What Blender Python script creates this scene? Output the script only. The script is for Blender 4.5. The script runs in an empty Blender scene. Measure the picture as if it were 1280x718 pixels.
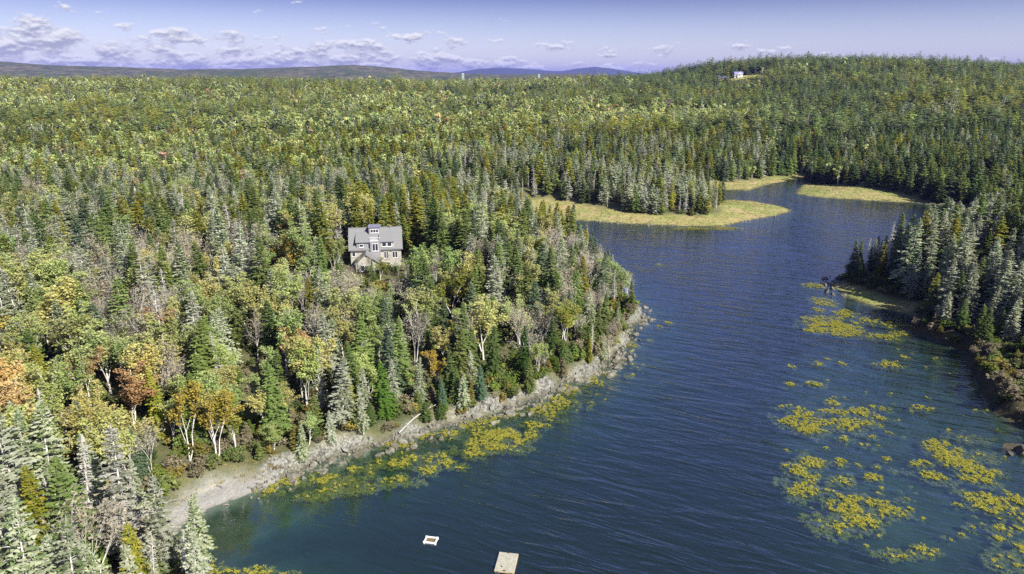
import bpy, bmesh, math, random
import numpy as np
from mathutils import Vector, Matrix
R = math.radians
rng = np.random.default_rng(7)
random.seed(7)

# ------------------------------------------------------------------ camera, world, sun, exposure
scn = bpy.context.scene
col = scn.collection
CAM_H, PITCH, FPX = 65.0, 16.56, 881.0            # metres, degrees down, focal length in photo pixels
cam = bpy.data.objects.new('camera', bpy.data.cameras.new('camera'))
col.objects.link(cam); scn.camera = cam
cam.location = (0, 0, CAM_H); cam.rotation_euler = (R(90 - PITCH), 0, 0)
cam.data.sensor_width = 36; cam.data.lens = FPX / 1280 * 36
cam.data.clip_start = 1; cam.data.clip_end = 90000

SUN_EL, SUN_AZ = 38.0, 134.0                      # azimuth clockwise from the view direction (+Y)
sd_ = Vector((math.sin(R(SUN_AZ)) * math.cos(R(SUN_EL)), math.cos(R(SUN_AZ)) * math.cos(R(SUN_EL)), math.sin(R(SUN_EL))))
sun = bpy.data.objects.new('sun', bpy.data.lights.new('sun', 'SUN'))
col.objects.link(sun); sun.data.energy = 5.0; sun.data.angle = R(0.53); sun.data.color = (1, .94, .84)
sun.rotation_euler = sd_.to_track_quat('Z', 'Y').to_euler()
scn.view_settings.view_transform = 'Standard'; scn.view_settings.look = 'None'
scn.view_settings.exposure = 1.15; scn.view_settings.gamma = 1
scn.cycles.max_bounces = 8; scn.cycles.transparent_max_bounces = 12; scn.cycles.volume_bounces = 0
scn.cycles.diffuse_bounces = 3; scn.cycles.glossy_bounces = 3
scn.cycles.use_denoising = False

def N(nt, t, loc=None, **kw):
    n = nt.nodes.new(t)
    for k, v in kw.items(): setattr(n, k, v)
    return n
def L(nt, a, b): nt.links.new(a, b)
def mth(nt, op, a, b=None, c=None, clamp=False):
    n = N(nt, 'ShaderNodeMath', operation=op, use_clamp=clamp)
    for i, v in enumerate((a, b, c)):
        if v is None: continue
        if isinstance(v, (int, float)): n.inputs[i].default_value = v
        else: L(nt, v, n.inputs[i])
    return n.outputs[0]
def mixc(nt, f, a, b, bt='MIX'):
    n = N(nt, 'ShaderNodeMix', data_type='RGBA', blend_type=bt)
    for i, v in ((0, f), (6, a), (7, b)):
        if isinstance(v, (int, float)): n.inputs[i].default_value = v
        elif isinstance(v, tuple): n.inputs[i].default_value = (*v, 1) if len(v) == 3 else v
        else: L(nt, v, n.inputs[i])
    return n.outputs[2]
def noise(nt, vec, scale, detail=3, rough=.55, dist=0.0):
    n = N(nt, 'ShaderNodeTexNoise'); n.inputs['Scale'].default_value = scale; n.inputs['Detail'].default_value = detail
    n.inputs['Roughness'].default_value = rough; n.inputs['Distortion'].default_value = dist
    if vec is not None: L(nt, vec, n.inputs['Vector'])
    return n.outputs['Fac']
def ramp(nt, f, *stops):
    n = N(nt, 'ShaderNodeValToRGB'); L(nt, f, n.inputs[0]); e = n.color_ramp.elements
    while len(e) < len(stops): e.new(.5)
    for k, (p, c) in zip(e, stops): k.position = p; k.color = (*c, 1) if not isinstance(c, (int, float)) else (c, c, c, 1)
    return n.outputs[0]
def comb(nt, x, y, z):
    n = N(nt, 'ShaderNodeCombineXYZ')
    for i, v in enumerate((x, y, z)):
        if isinstance(v, (int, float)): n.inputs[i].default_value = v
        else: L(nt, v, n.inputs[i])
    return n.outputs[0]

def make_world():
    w = bpy.data.worlds.new('World'); scn.world = w; w.use_nodes = True; nt = w.node_tree
    nt.nodes.clear()
    sky = N(nt, 'ShaderNodeTexSky', sky_type='NISHITA'); sky.sun_disc = False
    sky.sun_elevation = R(SUN_EL); sky.sun_rotation = R(SUN_AZ); sky.air_density = 1.0; sky.dust_density = .6; sky.ozone_density = 2.2
    sky.altitude = 60
    tint = mixc(nt, 1.0, sky.outputs[0], (.98, .91, 1.08), 'MULTIPLY')
    tc = N(nt, 'ShaderNodeTexCoord'); sep = N(nt, 'ShaderNodeSeparateXYZ'); L(nt, tc.outputs['Generated'], sep.inputs[0])
    az = mth(nt, 'ARCTAN2', sep.outputs[0], sep.outputs[1]); el = mth(nt, 'ARCSINE', sep.outputs[2])
    # pale lavender air low in the sky
    low = mth(nt, 'POWER', mth(nt, 'SUBTRACT', 1.0, mth(nt, 'DIVIDE', el, .16, clamp=True)), 2.0)
    deep = mixc(nt, 1.0, tint, ramp(nt, mth(nt, 'DIVIDE', el, .8, clamp=True), (0, (1, 1, 1)), (.14, (.14, .148, .285)), (.30, (.53, .52, .69)), (.55, (.42, .42, .54)), (1, (.75, .66, .74))), 'MULTIPLY')
    base = mixc(nt, mth(nt, 'MULTIPLY', low, .7), deep, (2.35, 2.45, 3.0))
    # cumulus: noise over azimuth and elevation, thicker near the horizon and toward one side
    cx = mth(nt, 'MULTIPLY', az, 27.0); cy = mth(nt, 'MULTIPLY', el, 64.0)
    n1 = noise(nt, comb(nt, cx, cy, 3.3), 1.0, 6, .58)
    n1u = noise(nt, comb(nt, cx, mth(nt, 'ADD', cy, .22), 3.3), 1.0, 6, .58)
    big = noise(nt, comb(nt, mth(nt, 'MULTIPLY', az, 2.2), mth(nt, 'MULTIPLY', el, 5.0), 8.1), 1.0, 2)
    side = mth(nt, 'MULTIPLY', mth(nt, 'SINE', mth(nt, 'ADD', az, .15)), .26)   # more cloud to the west
    thr = mth(nt, 'ADD', mth(nt, 'ADD', .355, mth(nt, 'MULTIPLY', el, 3.6)), mth(nt, 'ADD', side, mth(nt, 'MULTIPLY', mth(nt, 'SUBTRACT', .5, big), .35)))
    cov = mth(nt, 'MULTIPLY', mth(nt, 'SUBTRACT', n1, thr), 13.0, clamp=True)
    cov = mth(nt, 'MULTIPLY', cov, mth(nt, 'MULTIPLY', mth(nt, 'ADD', el, .01), 70.0, clamp=True))
    lit = mth(nt, 'ADD', .45, mth(nt, 'MULTIPLY', mth(nt, 'SUBTRACT', n1, n1u), 7.0), clamp=True)
    ccol = mixc(nt, lit, (1.85, 1.9, 2.35), (4.4, 4.4, 4.5))
    out = mixc(nt, mth(nt, 'MULTIPLY', cov, .88), base, ccol)
    bg = N(nt, 'ShaderNodeBackground'); L(nt, out, bg.inputs[0]); bg.inputs[1].default_value = .1
    o = N(nt, 'ShaderNodeOutputWorld'); L(nt, bg.outputs[0], o.inputs[0])
make_world()

# ------------------------------------------------------------------ geometry of the place
CP, SP = math.cos(R(PITCH)), math.sin(R(PITCH))
def at(px, py, z=0.0):
    """A spot of the place seen at a photo pixel, at height z."""
    u, v = (px - 640) / FPX, (359 - py) / FPX
    d = (u, CP + v * SP, -SP + v * CP)
    t = (z - CAM_H) / d[2]
    return (d[0] * t, d[1] * t)
def proj(x, y, z):
    dz = z - CAM_H
    fw = y * CP - dz * SP; up = y * SP + dz * CP
    return 640 + FPX * x / fw, 359 - FPX * up / fw
def P(pts): return np.array([at(*p) for p in pts])
SHORE_PX_L = [(300, 740), (262, 722), (230, 706), (215, 690), (218, 668), (235, 650), (270, 633), (310, 618), (345, 604), (372, 590), (402, 576), (440, 563), (490, 553), (530, 541),
    (572, 533), (602, 520), (642, 511), (680, 499), (708, 482), (740, 470), (764, 452), (781, 438), (784, 426), (776, 415), (790, 406), (806, 396), (802, 387), (790, 378),
    (768, 350), (742, 325), (700, 298), (664, 284), (650, 272), (668, 272), (720, 276), (780, 280), (850, 283), (902, 284), (932, 277), (972, 270), (992, 264), (976, 258), (944, 252), (914, 250),
    (888, 251), (868, 246), (882, 239), (906, 238), (936, 239), (960, 231), (984, 227), (1006, 224), (1004, 229), (998, 236), (993, 242), (1010, 246), (1050, 249), (1100, 252), (1144, 254),
    (1162, 256), (1196, 258), (1216, 267), (1242, 272), (1262, 276), (1262, 283), (1230, 290), (1180, 300), (1130, 318), (1085, 338), (1052, 347), (1035, 356), (1045, 364), (1062, 373),
    (1095, 384), (1135, 396), (1150, 404), (1130, 412), (1165, 424), (1203, 440), (1216, 470), (1238, 505), (1262, 528), (1300, 545), (1335, 585), (1390, 650), (1450, 730)]
SHORE = np.vstack([[(-28, 30), (-10, -20), (-10, -400)], ])[::-1]
SHORE = np.vstack([SHORE, P(SHORE_PX_L), [(125, 20), (165, -60), (165, -400)]])
BEACH = P([(216, 690), (216, 665), (236, 654), (272, 638), (315, 622), (350, 606), (350, 598), (318, 602), (284, 607), (254, 614), (230, 628), (210, 650), (204, 690)])
MARSH = [P([(640, 262), (668, 274), (720, 279), (800, 283), (900, 287), (940, 280), (996, 264), (950, 250), (905, 248), (899, 271), (880, 275), (840, 274.5), (790, 271), (745, 265), (700, 258), (665, 256), (640, 258)]),
         P([(886, 240), (936, 241), (965, 233), (1010, 226), (1010, 221), (960, 224), (930, 230), (886, 232)]),
         P([(990, 243), (1050, 251), (1148, 256), (1152, 250), (1100, 243), (1060, 238), (1025, 233), (1002, 229)]),
         P([(1033, 357), (1060, 376), (1110, 388), (1142, 396), (1150, 384), (1100, 373), (1070, 361), (1045, 351)])]
SHOAL = P([(985, 440), (1060, 420), (1160, 440), (1290, 540), (1400, 640), (1380, 760), (1180, 720), (1060, 680), (1000, 620), (965, 530)])

def inside(p, poly):
    x, y = p[:, 0], p[:, 1]; r = np.zeros(len(p), bool)
    a = poly; b = np.roll(poly, -1, 0)
    for (x0, y0), (x1, y1) in zip(a, b):
        if y0 == y1: continue
        c = ((y0 > y) != (y1 > y)) & (x < (x1 - x0) * (y - y0) / (y1 - y0) + x0)
        r ^= c
    return r
def dist(p, poly):
    d = np.full(len(p), 1e12)
    a = poly; b = np.roll(poly, -1, 0)
    for (x0, y0), (x1, y1) in zip(a, b):
        vx, vy = x1 - x0, y1 - y0; l2 = vx * vx + vy * vy + 1e-9
        t = np.clip(((p[:, 0] - x0) * vx + (p[:, 1] - y0) * vy) / l2, 0, 1)
        d = np.minimum(d, (p[:, 0] - x0 - t * vx) ** 2 + (p[:, 1] - y0 - t * vy) ** 2)
    return np.sqrt(d)
def sdist(p, poly):                                # positive inside
    d = dist(p, poly); return np.where(inside(p, poly), d, -d)
def sm(a, b, x): t = np.clip((x - a) / (b - a), 0, 1); return t * t * (3 - 2 * t)
_G = [rng.random((257, 257)) for _ in range(3)]
def vnoise(x, y, s, k=0):                          # value noise, 0..1
    x = np.asarray(x) / s + 1000.37; y = np.asarray(y) / s + 1000.71
    xi = np.floor(x).astype(int); yi = np.floor(y).astype(int); fx = x - xi; fy = y - yi
    fx = fx * fx * (3 - 2 * fx); fy = fy * fy * (3 - 2 * fy); g = _G[k]
    a = g[xi % 256, yi % 256]; b = g[(xi + 1) % 256, yi % 256]; c = g[xi % 256, (yi + 1) % 256]; d = g[(xi + 1) % 256, (yi + 1) % 256]
    return (a * (1 - fx) + b * fx) * (1 - fy) + (c * (1 - fx) + d * fx) * fy
def fbm(x, y, s, o=4, k=0):
    r, a, t = 0, 1, 0
    for i in range(o): r = r + a * vnoise(x, y, s / 2 ** i, (k + i) % 3); t += a; a *= .5
    return r / t

RIDGE_Y = 1350.0
HX, HY = at(474, 330, 11.0)[0], 203.0
_ru = np.array([-600, 0, 200, 500, 700, 800, 840, 870, 900, 960, 1050, 1100, 1200, 1280, 1500, 1900])
_rz = np.array([44, 43, 42, 40, 42, 47, 55, 65, 73, 79, 82, 80, 72, 66, 60, 50])
def height(p):
    x, y = p[:, 0], p[:, 1]
    s = -sdist(p, SHORE)                           # positive on land
    bx = sdist(p, BEACH); s = s + 3.0 * (fbm(x, y, 8, 3, 2) - .5) * (1 - sm(300, 330, y)) * (1 - sm(-6, -1, bx)) * (1 - sm(300, 500, np.abs(x)))
    z = np.zeros(len(p))
    land = s > 0
    bx = sdist(p, BEACH); mx = np.full(len(p), -1e9)
    for m in MARSH: mx = np.maximum(mx, sdist(p, m))
    flat = np.maximum(sm(-5, 0.5, mx), sm(-2.5, 1.0, bx))
    rough = (fbm(x, y, 4.0, 3) - .5)
    bank = 2.8 * sm(0, 3.2, s + rough * 3.0) + rough * 1.5 * sm(0.2, 2, s) * (1 - sm(9, 16, s)) + .9 * np.abs(fbm(x, y, 2.6, 2, 1) - .5) * sm(.2, 1.5, s) * (1 - sm(5, 9, s))
    bank = bank * np.where(y > 300, .45, 1)
    inland = np.maximum(0, s - np.maximum(0, 0))
    hill = 8.5 * sm(5, 70, s) * (1 + .25 * (fbm(x, y, 60, 3, 1) - .5))
    ridge = np.interp(640 + FPX * x / RIDGE_Y, _ru, _rz)
    rise = np.clip((y - 330) / (RIDGE_Y - 330), 0, 1)
    up = np.maximum(0, ridge - 8) * (rise ** 1.12) * sm(0, 150, s)
    back = sm(RIDGE_Y + 150, RIDGE_Y + 900, y)
    up = up * (1 - .8 * back) + 10 * (fbm(x, y, 170, 3, 2) - .5) * sm(60, 260, s) * sm(250, 700, y)
    right = 14 * sm(10, 90, s) * sm(60, 160, x) * (1 - sm(320, 420, y))            # the wooded rise east of the water
    zl = bank + hill + up + right
    fl = np.minimum(zl, .12 + .085 * np.maximum(s, 0) + .06 * np.maximum(0, bx) + .25 * rough * sm(-4, 0, mx))
    zl = zl * (1 - flat) + fl * flat
    pad = 1 - sm(9, 24, np.hypot(x - HX, y - HY)); zl = zl * (1 - pad) + 12.5 * pad
    # far hills across the bay behind the ridge
    u = x / np.maximum(y, 1)
    h1 = np.interp(640 + FPX * u, [-900, -300, 0, 60, 150, 260, 400, 450, 520, 580, 640, 800, 900, 1200, 1800], [120, 150, 158, 142, 118, 108, 121, 126, 100, 84, 78, 74, 66, 40, 40])
    far = sm(2700, 4300, y) * (1 - .8 * sm(5200, 8000, y))
    zl = np.where(y > 2400, np.maximum(zl * (1 - sm(2400, 2800, y)) + 6, far * h1 + 26 * (fbm(x, y, 420, 5) - .5) * far + 4), zl)
    shoal = sm(-16, 6, sdist(p, SHOAL))
    dep = np.minimum(.19 * -s, 7.0)
    dep = dep * (1 - shoal) + np.minimum(dep, .75 + .7 * fbm(x, y, 9, 3)) * shoal
    dep = np.where(bx > -9, np.minimum(dep, .13 * -s), dep)
    zw = -dep - .1 + rough * .25 * sm(1, 4, dep)
    return np.where(land, np.maximum(zl, .06), zw), s, bx, mx
def gz(x, y): return float(height(np.array([[x, y]], float))[0][0])
def at_ground(px, py):
    """Where the line of sight through a photo pixel meets the ground."""
    ts = np.linspace(60, 2600, 2600); u, v = (px - 640) / FPX, (359 - py) / FPX
    q = np.stack([u * ts, (CP + v * SP) * ts], 1); zz = CAM_H + (-SP + v * CP) * ts
    h = np.maximum(height(q)[0], 0); i = int(np.argmax(zz <= h)) or len(ts) - 1
    return q[i, 0], q[i, 1], float(h[i])

# ------------------------------------------------------------------ helpers for objects
def tag(o, label=None, cat=None, group=None, kind=None):
    for k, v in (('label', label), ('category', cat), ('group', group), ('kind', kind)):
        if v: o[k] = v
    return o
def empty(name, loc=(0, 0, 0), rz=0):
    o = bpy.data.objects.new(name, None); col.objects.link(o); o.location = loc; o.rotation_euler = (0, 0, rz); o.empty_display_size = .2
    return o
def link(name, me, parent=None, loc=None):
    o = bpy.data.objects.new(name, me); col.objects.link(o)
    if parent: o.parent = parent
    if loc: o.location = loc
    return o
def mesh(name, v, f, mats=(), smooth=False, midx=None, tone=None):
    me = bpy.data.meshes.new(name)
    v = np.asarray(v, float)
    if isinstance(f, np.ndarray):
        k = f.shape[1]; n = len(f)
        me.vertices.add(len(v)); me.vertices.foreach_set('co', v.ravel().astype(np.float32))
        me.loops.add(n * k); me.loops.foreach_set('vertex_index', f.ravel().astype(np.int32))
        me.polygons.add(n); me.polygons.foreach_set('loop_start', np.arange(0, n * k, k, dtype=np.int32))
        me.update(calc_edges=True)
    else:
        me.from_pydata([tuple(a) for a in v], [], f)
    for m in mats: me.materials.append(m)
    if midx is not None: me.polygons.foreach_set('material_index', np.asarray(midx, np.int32))
    if tone is not None:
        a = me.attributes.new('tone', 'FLOAT', 'FACE'); a.data.foreach_set('value', np.asarray(tone, np.float32))
    me.polygons.foreach_set('use_smooth', np.full(len(me.polygons), smooth))
    me.update(); return me

class MB:                                          # boxes and prisms gathered into one part
    def __init__(s): s.v = []; s.f = []
    def poly(s, pts, faces):
        o = len(s.v); s.v += [tuple(p) for p in pts]; s.f += [tuple(i + o for i in f) for f in faces]; return s
    def box(s, x0, y0, z0, x1, y1, z1):
        return s.poly([(x0, y0, z0), (x1, y0, z0), (x1, y1, z0), (x0, y1, z0), (x0, y0, z1), (x1, y0, z1), (x1, y1, z1), (x0, y1, z1)],
                      [(0, 3, 2, 1), (4, 5, 6, 7), (0, 1, 5, 4), (1, 2, 6, 5), (2, 3, 7, 6), (3, 0, 4, 7)])
    def slab(s, a, b, c, d, t):                    # a roof or wall sheet a-b-c-d (counter-clockwise from outside), t thick inward
        a, b, c, d = map(Vector, (a, b, c, d)); n = (b - a).cross(d - a).normalized() * t
        return s.poly([a, b, c, d, a - n, b - n, c - n, d - n], [(0, 1, 2, 3), (7, 6, 5, 4), (0, 4, 5, 1), (1, 5, 6, 2), (2, 6, 7, 3), (3, 7, 4, 0)])
    def bar(s, a, b, r0, r1=None, n=6):
        r1 = r0 if r1 is None else r1; a, b = Vector(a), Vector(b); q = (b - a).to_track_quat('Z', 'Y')
        o = []
        for c, r in ((a, r0), (b, r1)): o += [c + q @ Vector((math.cos(i / n * 6.2832) * r, math.sin(i / n * 6.2832) * r, 0)) for i in range(n)]
        return s.poly(o, [(i, (i + 1) % n, n + (i + 1) % n, n + i) for i in range(n)] + [tuple(range(n))[::-1], tuple(range(n, 2 * n))])
    def build(s, name, mat, parent=None, bevel=0, loc=None):
        o = link(name, mesh(name, s.v, s.f, [mat]), parent, loc)
        if bevel:
            b = o.modifiers.new('edge', 'BEVEL'); b.width = bevel; b.segments = 2; b.limit_method = 'ANGLE'
        return o

# ------------------------------------------------------------------ materials
def mat_new(name):
    m = bpy.data.materials.new(name); m.use_nodes = True; nt = m.node_tree; nt.nodes.clear()
    o = N(nt, 'ShaderNodeOutputMaterial'); return m, nt, o
def pos(nt):
    g = N(nt, 'ShaderNodeNewGeometry'); return g.outputs['Position']
def objc(nt):
    g = N(nt, 'ShaderNodeTexCoord'); return g.outputs['Object']
def bumpn(nt, h, strength=.5, dist_=.1):
    b = N(nt, 'ShaderNodeBump'); b.inputs['Strength'].default_value = strength; b.inputs['Distance'].default_value = dist_
    L(nt, h, b.inputs['Height']); return b.outputs[0]
def simple(name, c, c2=None, sc=3.0, rough=.7, bump=0, metal=0):
    m, nt, o = mat_new(name); b = N(nt, 'ShaderNodeBsdfPrincipled'); v = objc(nt)
    n = noise(nt, v, sc, 5, .6)
    cc = mixc(nt, ramp(nt, n, (.3, 0), (.7, 1)), c, c2 or tuple(x * .75 for x in c))
    L(nt, cc, b.inputs['Base Color']); b.inputs['Roughness'].default_value = rough; b.inputs['Metallic'].default_value = metal
    if bump: L(nt, bumpn(nt, n, bump, .05), b.inputs['Normal'])
    L(nt, b.outputs[0], o.inputs[0]); return m
def foliage(name, inst, trans=.42):
    """Leaves: a tint per tree, a tone per leaf spray (0 green .. 1 pale lichen or turned leaf)."""
    m, nt, o = mat_new(name)
    def obj(attr, t): n = N(nt, 'ShaderNodeAttribute', attribute_type=t, attribute_name=attr); return n
    if inst: c1 = obj('tint', 'INSTANCER').outputs['Color']; c2 = obj('tint2', 'INSTANCER').outputs['Color']
    else: c1 = obj('tint', 'OBJECT').outputs['Color']; c2 = obj('tint2', 'OBJECT').outputs['Color']
    t = obj('tone', 'GEOMETRY').outputs['Fac']
    c = mixc(nt, t, c1, c2)
    n = noise(nt, objc(nt), 1.7, 2)
    c = mixc(nt, .8, c, ramp(nt, n, (.3, (.72, .75, .7)), (.7, (1.22, 1.2, 1.2))), 'MULTIPLY')
    d = N(nt, 'ShaderNodeBsdfDiffuse'); L(nt, c, d.inputs[0])
    tr = N(nt, 'ShaderNodeBsdfTranslucent'); L(nt, c, tr.inputs[0])
    x = N(nt, 'ShaderNodeMixShader'); x.inputs[0].default_value = trans; L(nt, d.outputs[0], x.inputs[1]); L(nt, tr.outputs[0], x.inputs[2])
    L(nt, x.outputs[0], o.inputs[0]); return m
FOL = foliage('leaves_on_tree', False); FOLI = foliage('leaves_in_forest', True)
def bark(name, c, c2):
    m, nt, o = mat_new(name); b = N(nt, 'ShaderNodeBsdfDiffuse'); n = noise(nt, objc(nt), 2.2, 4)
    L(nt, mixc(nt, ramp(nt, n, (.35, 0), (.65, 1)), c, c2), b.inputs[0]); L(nt, b.outputs[0], o.inputs[0]); return m
BARK_D = bark('spruce_bark', (.10, .085, .07), (.26, .25, .22))
BARK_G = bark('grey_dead_wood', (.34, .33, .30), (.54, .525, .49))
BARK_W = bark('pale_bark', (.36, .34, .31), (.62, .6, .56))
M = {
 'shingle': simple('grey_roof_shingle', (.135, .14, .14), (.18, .185, .185), 4, .85, .3),
 'siding': simple('cream_siding', (.36, .345, .29), (.29, .28, .235), 2, .7),
 'grey_siding': simple('weathered_grey_siding', (.23, .23, .24), (.18, .18, .195), 2, .75),
 'white': simple('white_paint', (.62, .62, .61), (.54, .54, .54), 3, .5),
 'glass': simple('dark_window_glass', (.02, .025, .035), (.03, .035, .05), 1, .08),
 'slate_blue': simple('blue_grey_metal_cap', (.16, .165, .22), (.19, .19, .25), 2, .5),
 'plank': simple('weathered_deck_plank', (.40, .39, .31), (.27, .265, .19), 2.2, .8, .3),
 'edge_wood': simple('tan_edge_timber', (.40, .32, .18), (.3, .23, .13), 3, .75),
 'rust': simple('dark_iron_fitting', (.06, .05, .05), (.12, .08, .05), 8, .6),
 'foam': simple('dark_flotation_drum', (.05, .06, .08), (.03, .04, .05), 2, .6),
 'pvc': simple('white_plastic_pipe', (.62, .62, .64), (.52, .52, .56), 2, .4),
 'net': simple('brown_net_bottom', (.13, .09, .04), (.2, .16, .06), 8, .9),
 'log': simple('bleached_drift_wood', (.33, .32, .29), (.22, .21, .19), 5, .85, .4),
 'tower_green': simple('pale_green_steel', (.24, .36, .29), (.2, .3, .25), .1, .6),
 'blue_roof': simple('blue_grey_roof', (.16, .16, .32), (.2, .2, .38), .5, .7),
 'lawn': simple('dry_lawn', (.34, .29, .08), (.24, .25, .07), .2, .9),
}
def rock_mat():
    m, nt, o = mat_new('pale_ledge_rock'); b = N(nt, 'ShaderNodeBsdfPrincipled'); p = pos(nt)
    n = noise(nt, p, .9, 6, .65); n2 = noise(nt, p, 5.0, 4, .6)
    c = mixc(nt, ramp(nt, n, (.3, 0), (.62, 1)), (.066, .066, .056), (.25, .256, .225))
    c = mixc(nt, ramp(nt, n2, (.5, 0), (.68, .8)), c, (.05, .045, .038))
    sp = N(nt, 'ShaderNodeSeparateXYZ'); L(nt, p, sp.inputs[0])
    wet = mth(nt, 'SUBTRACT', 1.0, mth(nt, 'DIVIDE', mth(nt, 'ADD', sp.outputs[2], mth(nt, 'MULTIPLY', n, .9)), 1.5), clamp=True)   # weed-stained tide line
    c = mixc(nt, mth(nt, 'MULTIPLY', wet, .9, clamp=True), c, (.09, .075, .03))
    L(nt, c, b.inputs['Base Color']); b.inputs['Roughness'].default_value = .85
    L(nt, bumpn(nt, n2, .6, .15), b.inputs['Normal']); L(nt, b.outputs[0], o.inputs[0]); return m
ROCK = rock_mat()

def ground_mat():
    """Zones (real materials, stored per vertex): x beach gravel, y marsh grass, z bare rock; the rest forest floor, and seabed below z = 0."""
    m, nt, o = mat_new('ground_cover'); b = N(nt, 'ShaderNodeBsdfPrincipled'); p = pos(nt)
    at_ = N(nt, 'ShaderNodeAttribute', attribute_name='zone'); zs = N(nt, 'ShaderNodeSeparateXYZ'); L(nt, at_.outputs['Vector'], zs.inputs[0])
    n = noise(nt, p, .25, 6, .6); nf = noise(nt, p, 2.5, 5, .65); nl = noise(nt, p, .03, 4, .6)
    floor = mixc(nt, ramp(nt, n, (.35, 0), (.65, 1)), (.05, .06, .025), (.11, .10, .05))
    floor = mixc(nt, ramp(nt, nf, (.5, 0), (.7, .7)), floor, (.10, .14, .035))
    # far woods: tree tops seen as a mottle
    mot = noise(nt, p, .022, 7, .75); sep = N(nt, 'ShaderNodeSeparateXYZ'); L(nt, p, sep.inputs[0])
    farw = mixc(nt, ramp(nt, mot, (.38, 0), (.5, .5), (.64, 1)), (.012, .02, .012), (.15, .135, .085))
    farw = mixc(nt, ramp(nt, noise(nt, p, .006, 5, .7), (.45, 0), (.62, .8)), farw, (.035, .06, .022))
    floor = mixc(nt, mth(nt, 'DIVIDE', mth(nt, 'SUBTRACT', sep.outputs[1], 1500.0), 400.0, clamp=True), floor, farw)
    grass = mixc(nt, ramp(nt, n, (.3, 0), (.7, 1)), (.20, .20, .07), (.34, .29, .12))
    grass = mixc(nt, ramp(nt, nl, (.42, 0), (.62, .85)), grass, (.17, .21, .055))
    grass = mixc(nt, ramp(nt, noise(nt, p, .09, 5, .7), (.52, 0), (.66, .8)), grass, (.36, .26, .15))
    sand = mixc(nt, ramp(nt, nf, (.3, 0), (.7, 1)), (.19, .188, .175), (.28, .276, .26))
    sand = mixc(nt, ramp(nt, noise(nt, p, .7, 4), (.5, 0), (.7, .5)), sand, (.36, .35, .25))
    rock = mixc(nt, ramp(nt, nf, (.3, 0), (.65, 1)), (.055, .055, .045), (.26, .265, .235))
    rock = mixc(nt, ramp(nt, noise(nt, p, 1.1, 5, .7, .8), (.42, .9), (.52, 0)), rock, (.06, .055, .045))
    rock = mixc(nt, ramp(nt, n, (.5, 0), (.66, .7)), rock, (.2, .19, .11))
    wetf = mth(nt, 'SUBTRACT', 1.0, mth(nt, 'DIVIDE', mth(nt, 'ADD', sep.outputs[2], mth(nt, 'MULTIPLY', nf, .8)), 1.35), clamp=True)   # tide line
    rock = mixc(nt, wetf, rock, (.06, .052, .022))
    c = mixc(nt, zs.outputs[2], floor, rock); c = mixc(nt, zs.outputs[1], c, grass); c = mixc(nt, zs.outputs[0], c, sand)
    mud_and_shade = N(nt, 'ShaderNodeAttribute', attribute_name='mud_and_shade'); c = mixc(nt, mud_and_shade.outputs['Fac'], c, mixc(nt, ramp(nt, nf, (.4, 0), (.65, 1)), (.03, .028, .018), (.085, .075, .03)))  # dark ground: mud at the marsh rims, painted shade on the right shore
    bed = mixc(nt, ramp(nt, noise(nt, p, .16, 6, .65), (.35, 0), (.65, 1)), (.022, .028, .015), (.10, .11, .085))
    bed = mixc(nt, ramp(nt, nf, (.4, 0), (.7, .6)), bed, (.07, .07, .035))
    bed = mixc(nt, zs.outputs[0], bed, mixc(nt, .5, sand, (.12, .11, .07)))
    zw = mth(nt, 'MULTIPLY', mth(nt, 'SUBTRACT', .22, sep.outputs[2]), 4.0, clamp=True)
    c = mixc(nt, zw, c, bed)
    L(nt, c, b.inputs['Base Color']); b.inputs['Roughness'].default_value = .9; b.inputs['Specular IOR Level'].default_value = .2
    L(nt, bumpn(nt, mth(nt, 'ADD', nf, n), .7, .25), b.inputs['Normal']); L(nt, b.outputs[0], o.inputs[0]); return m
GROUND = ground_mat()

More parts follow.
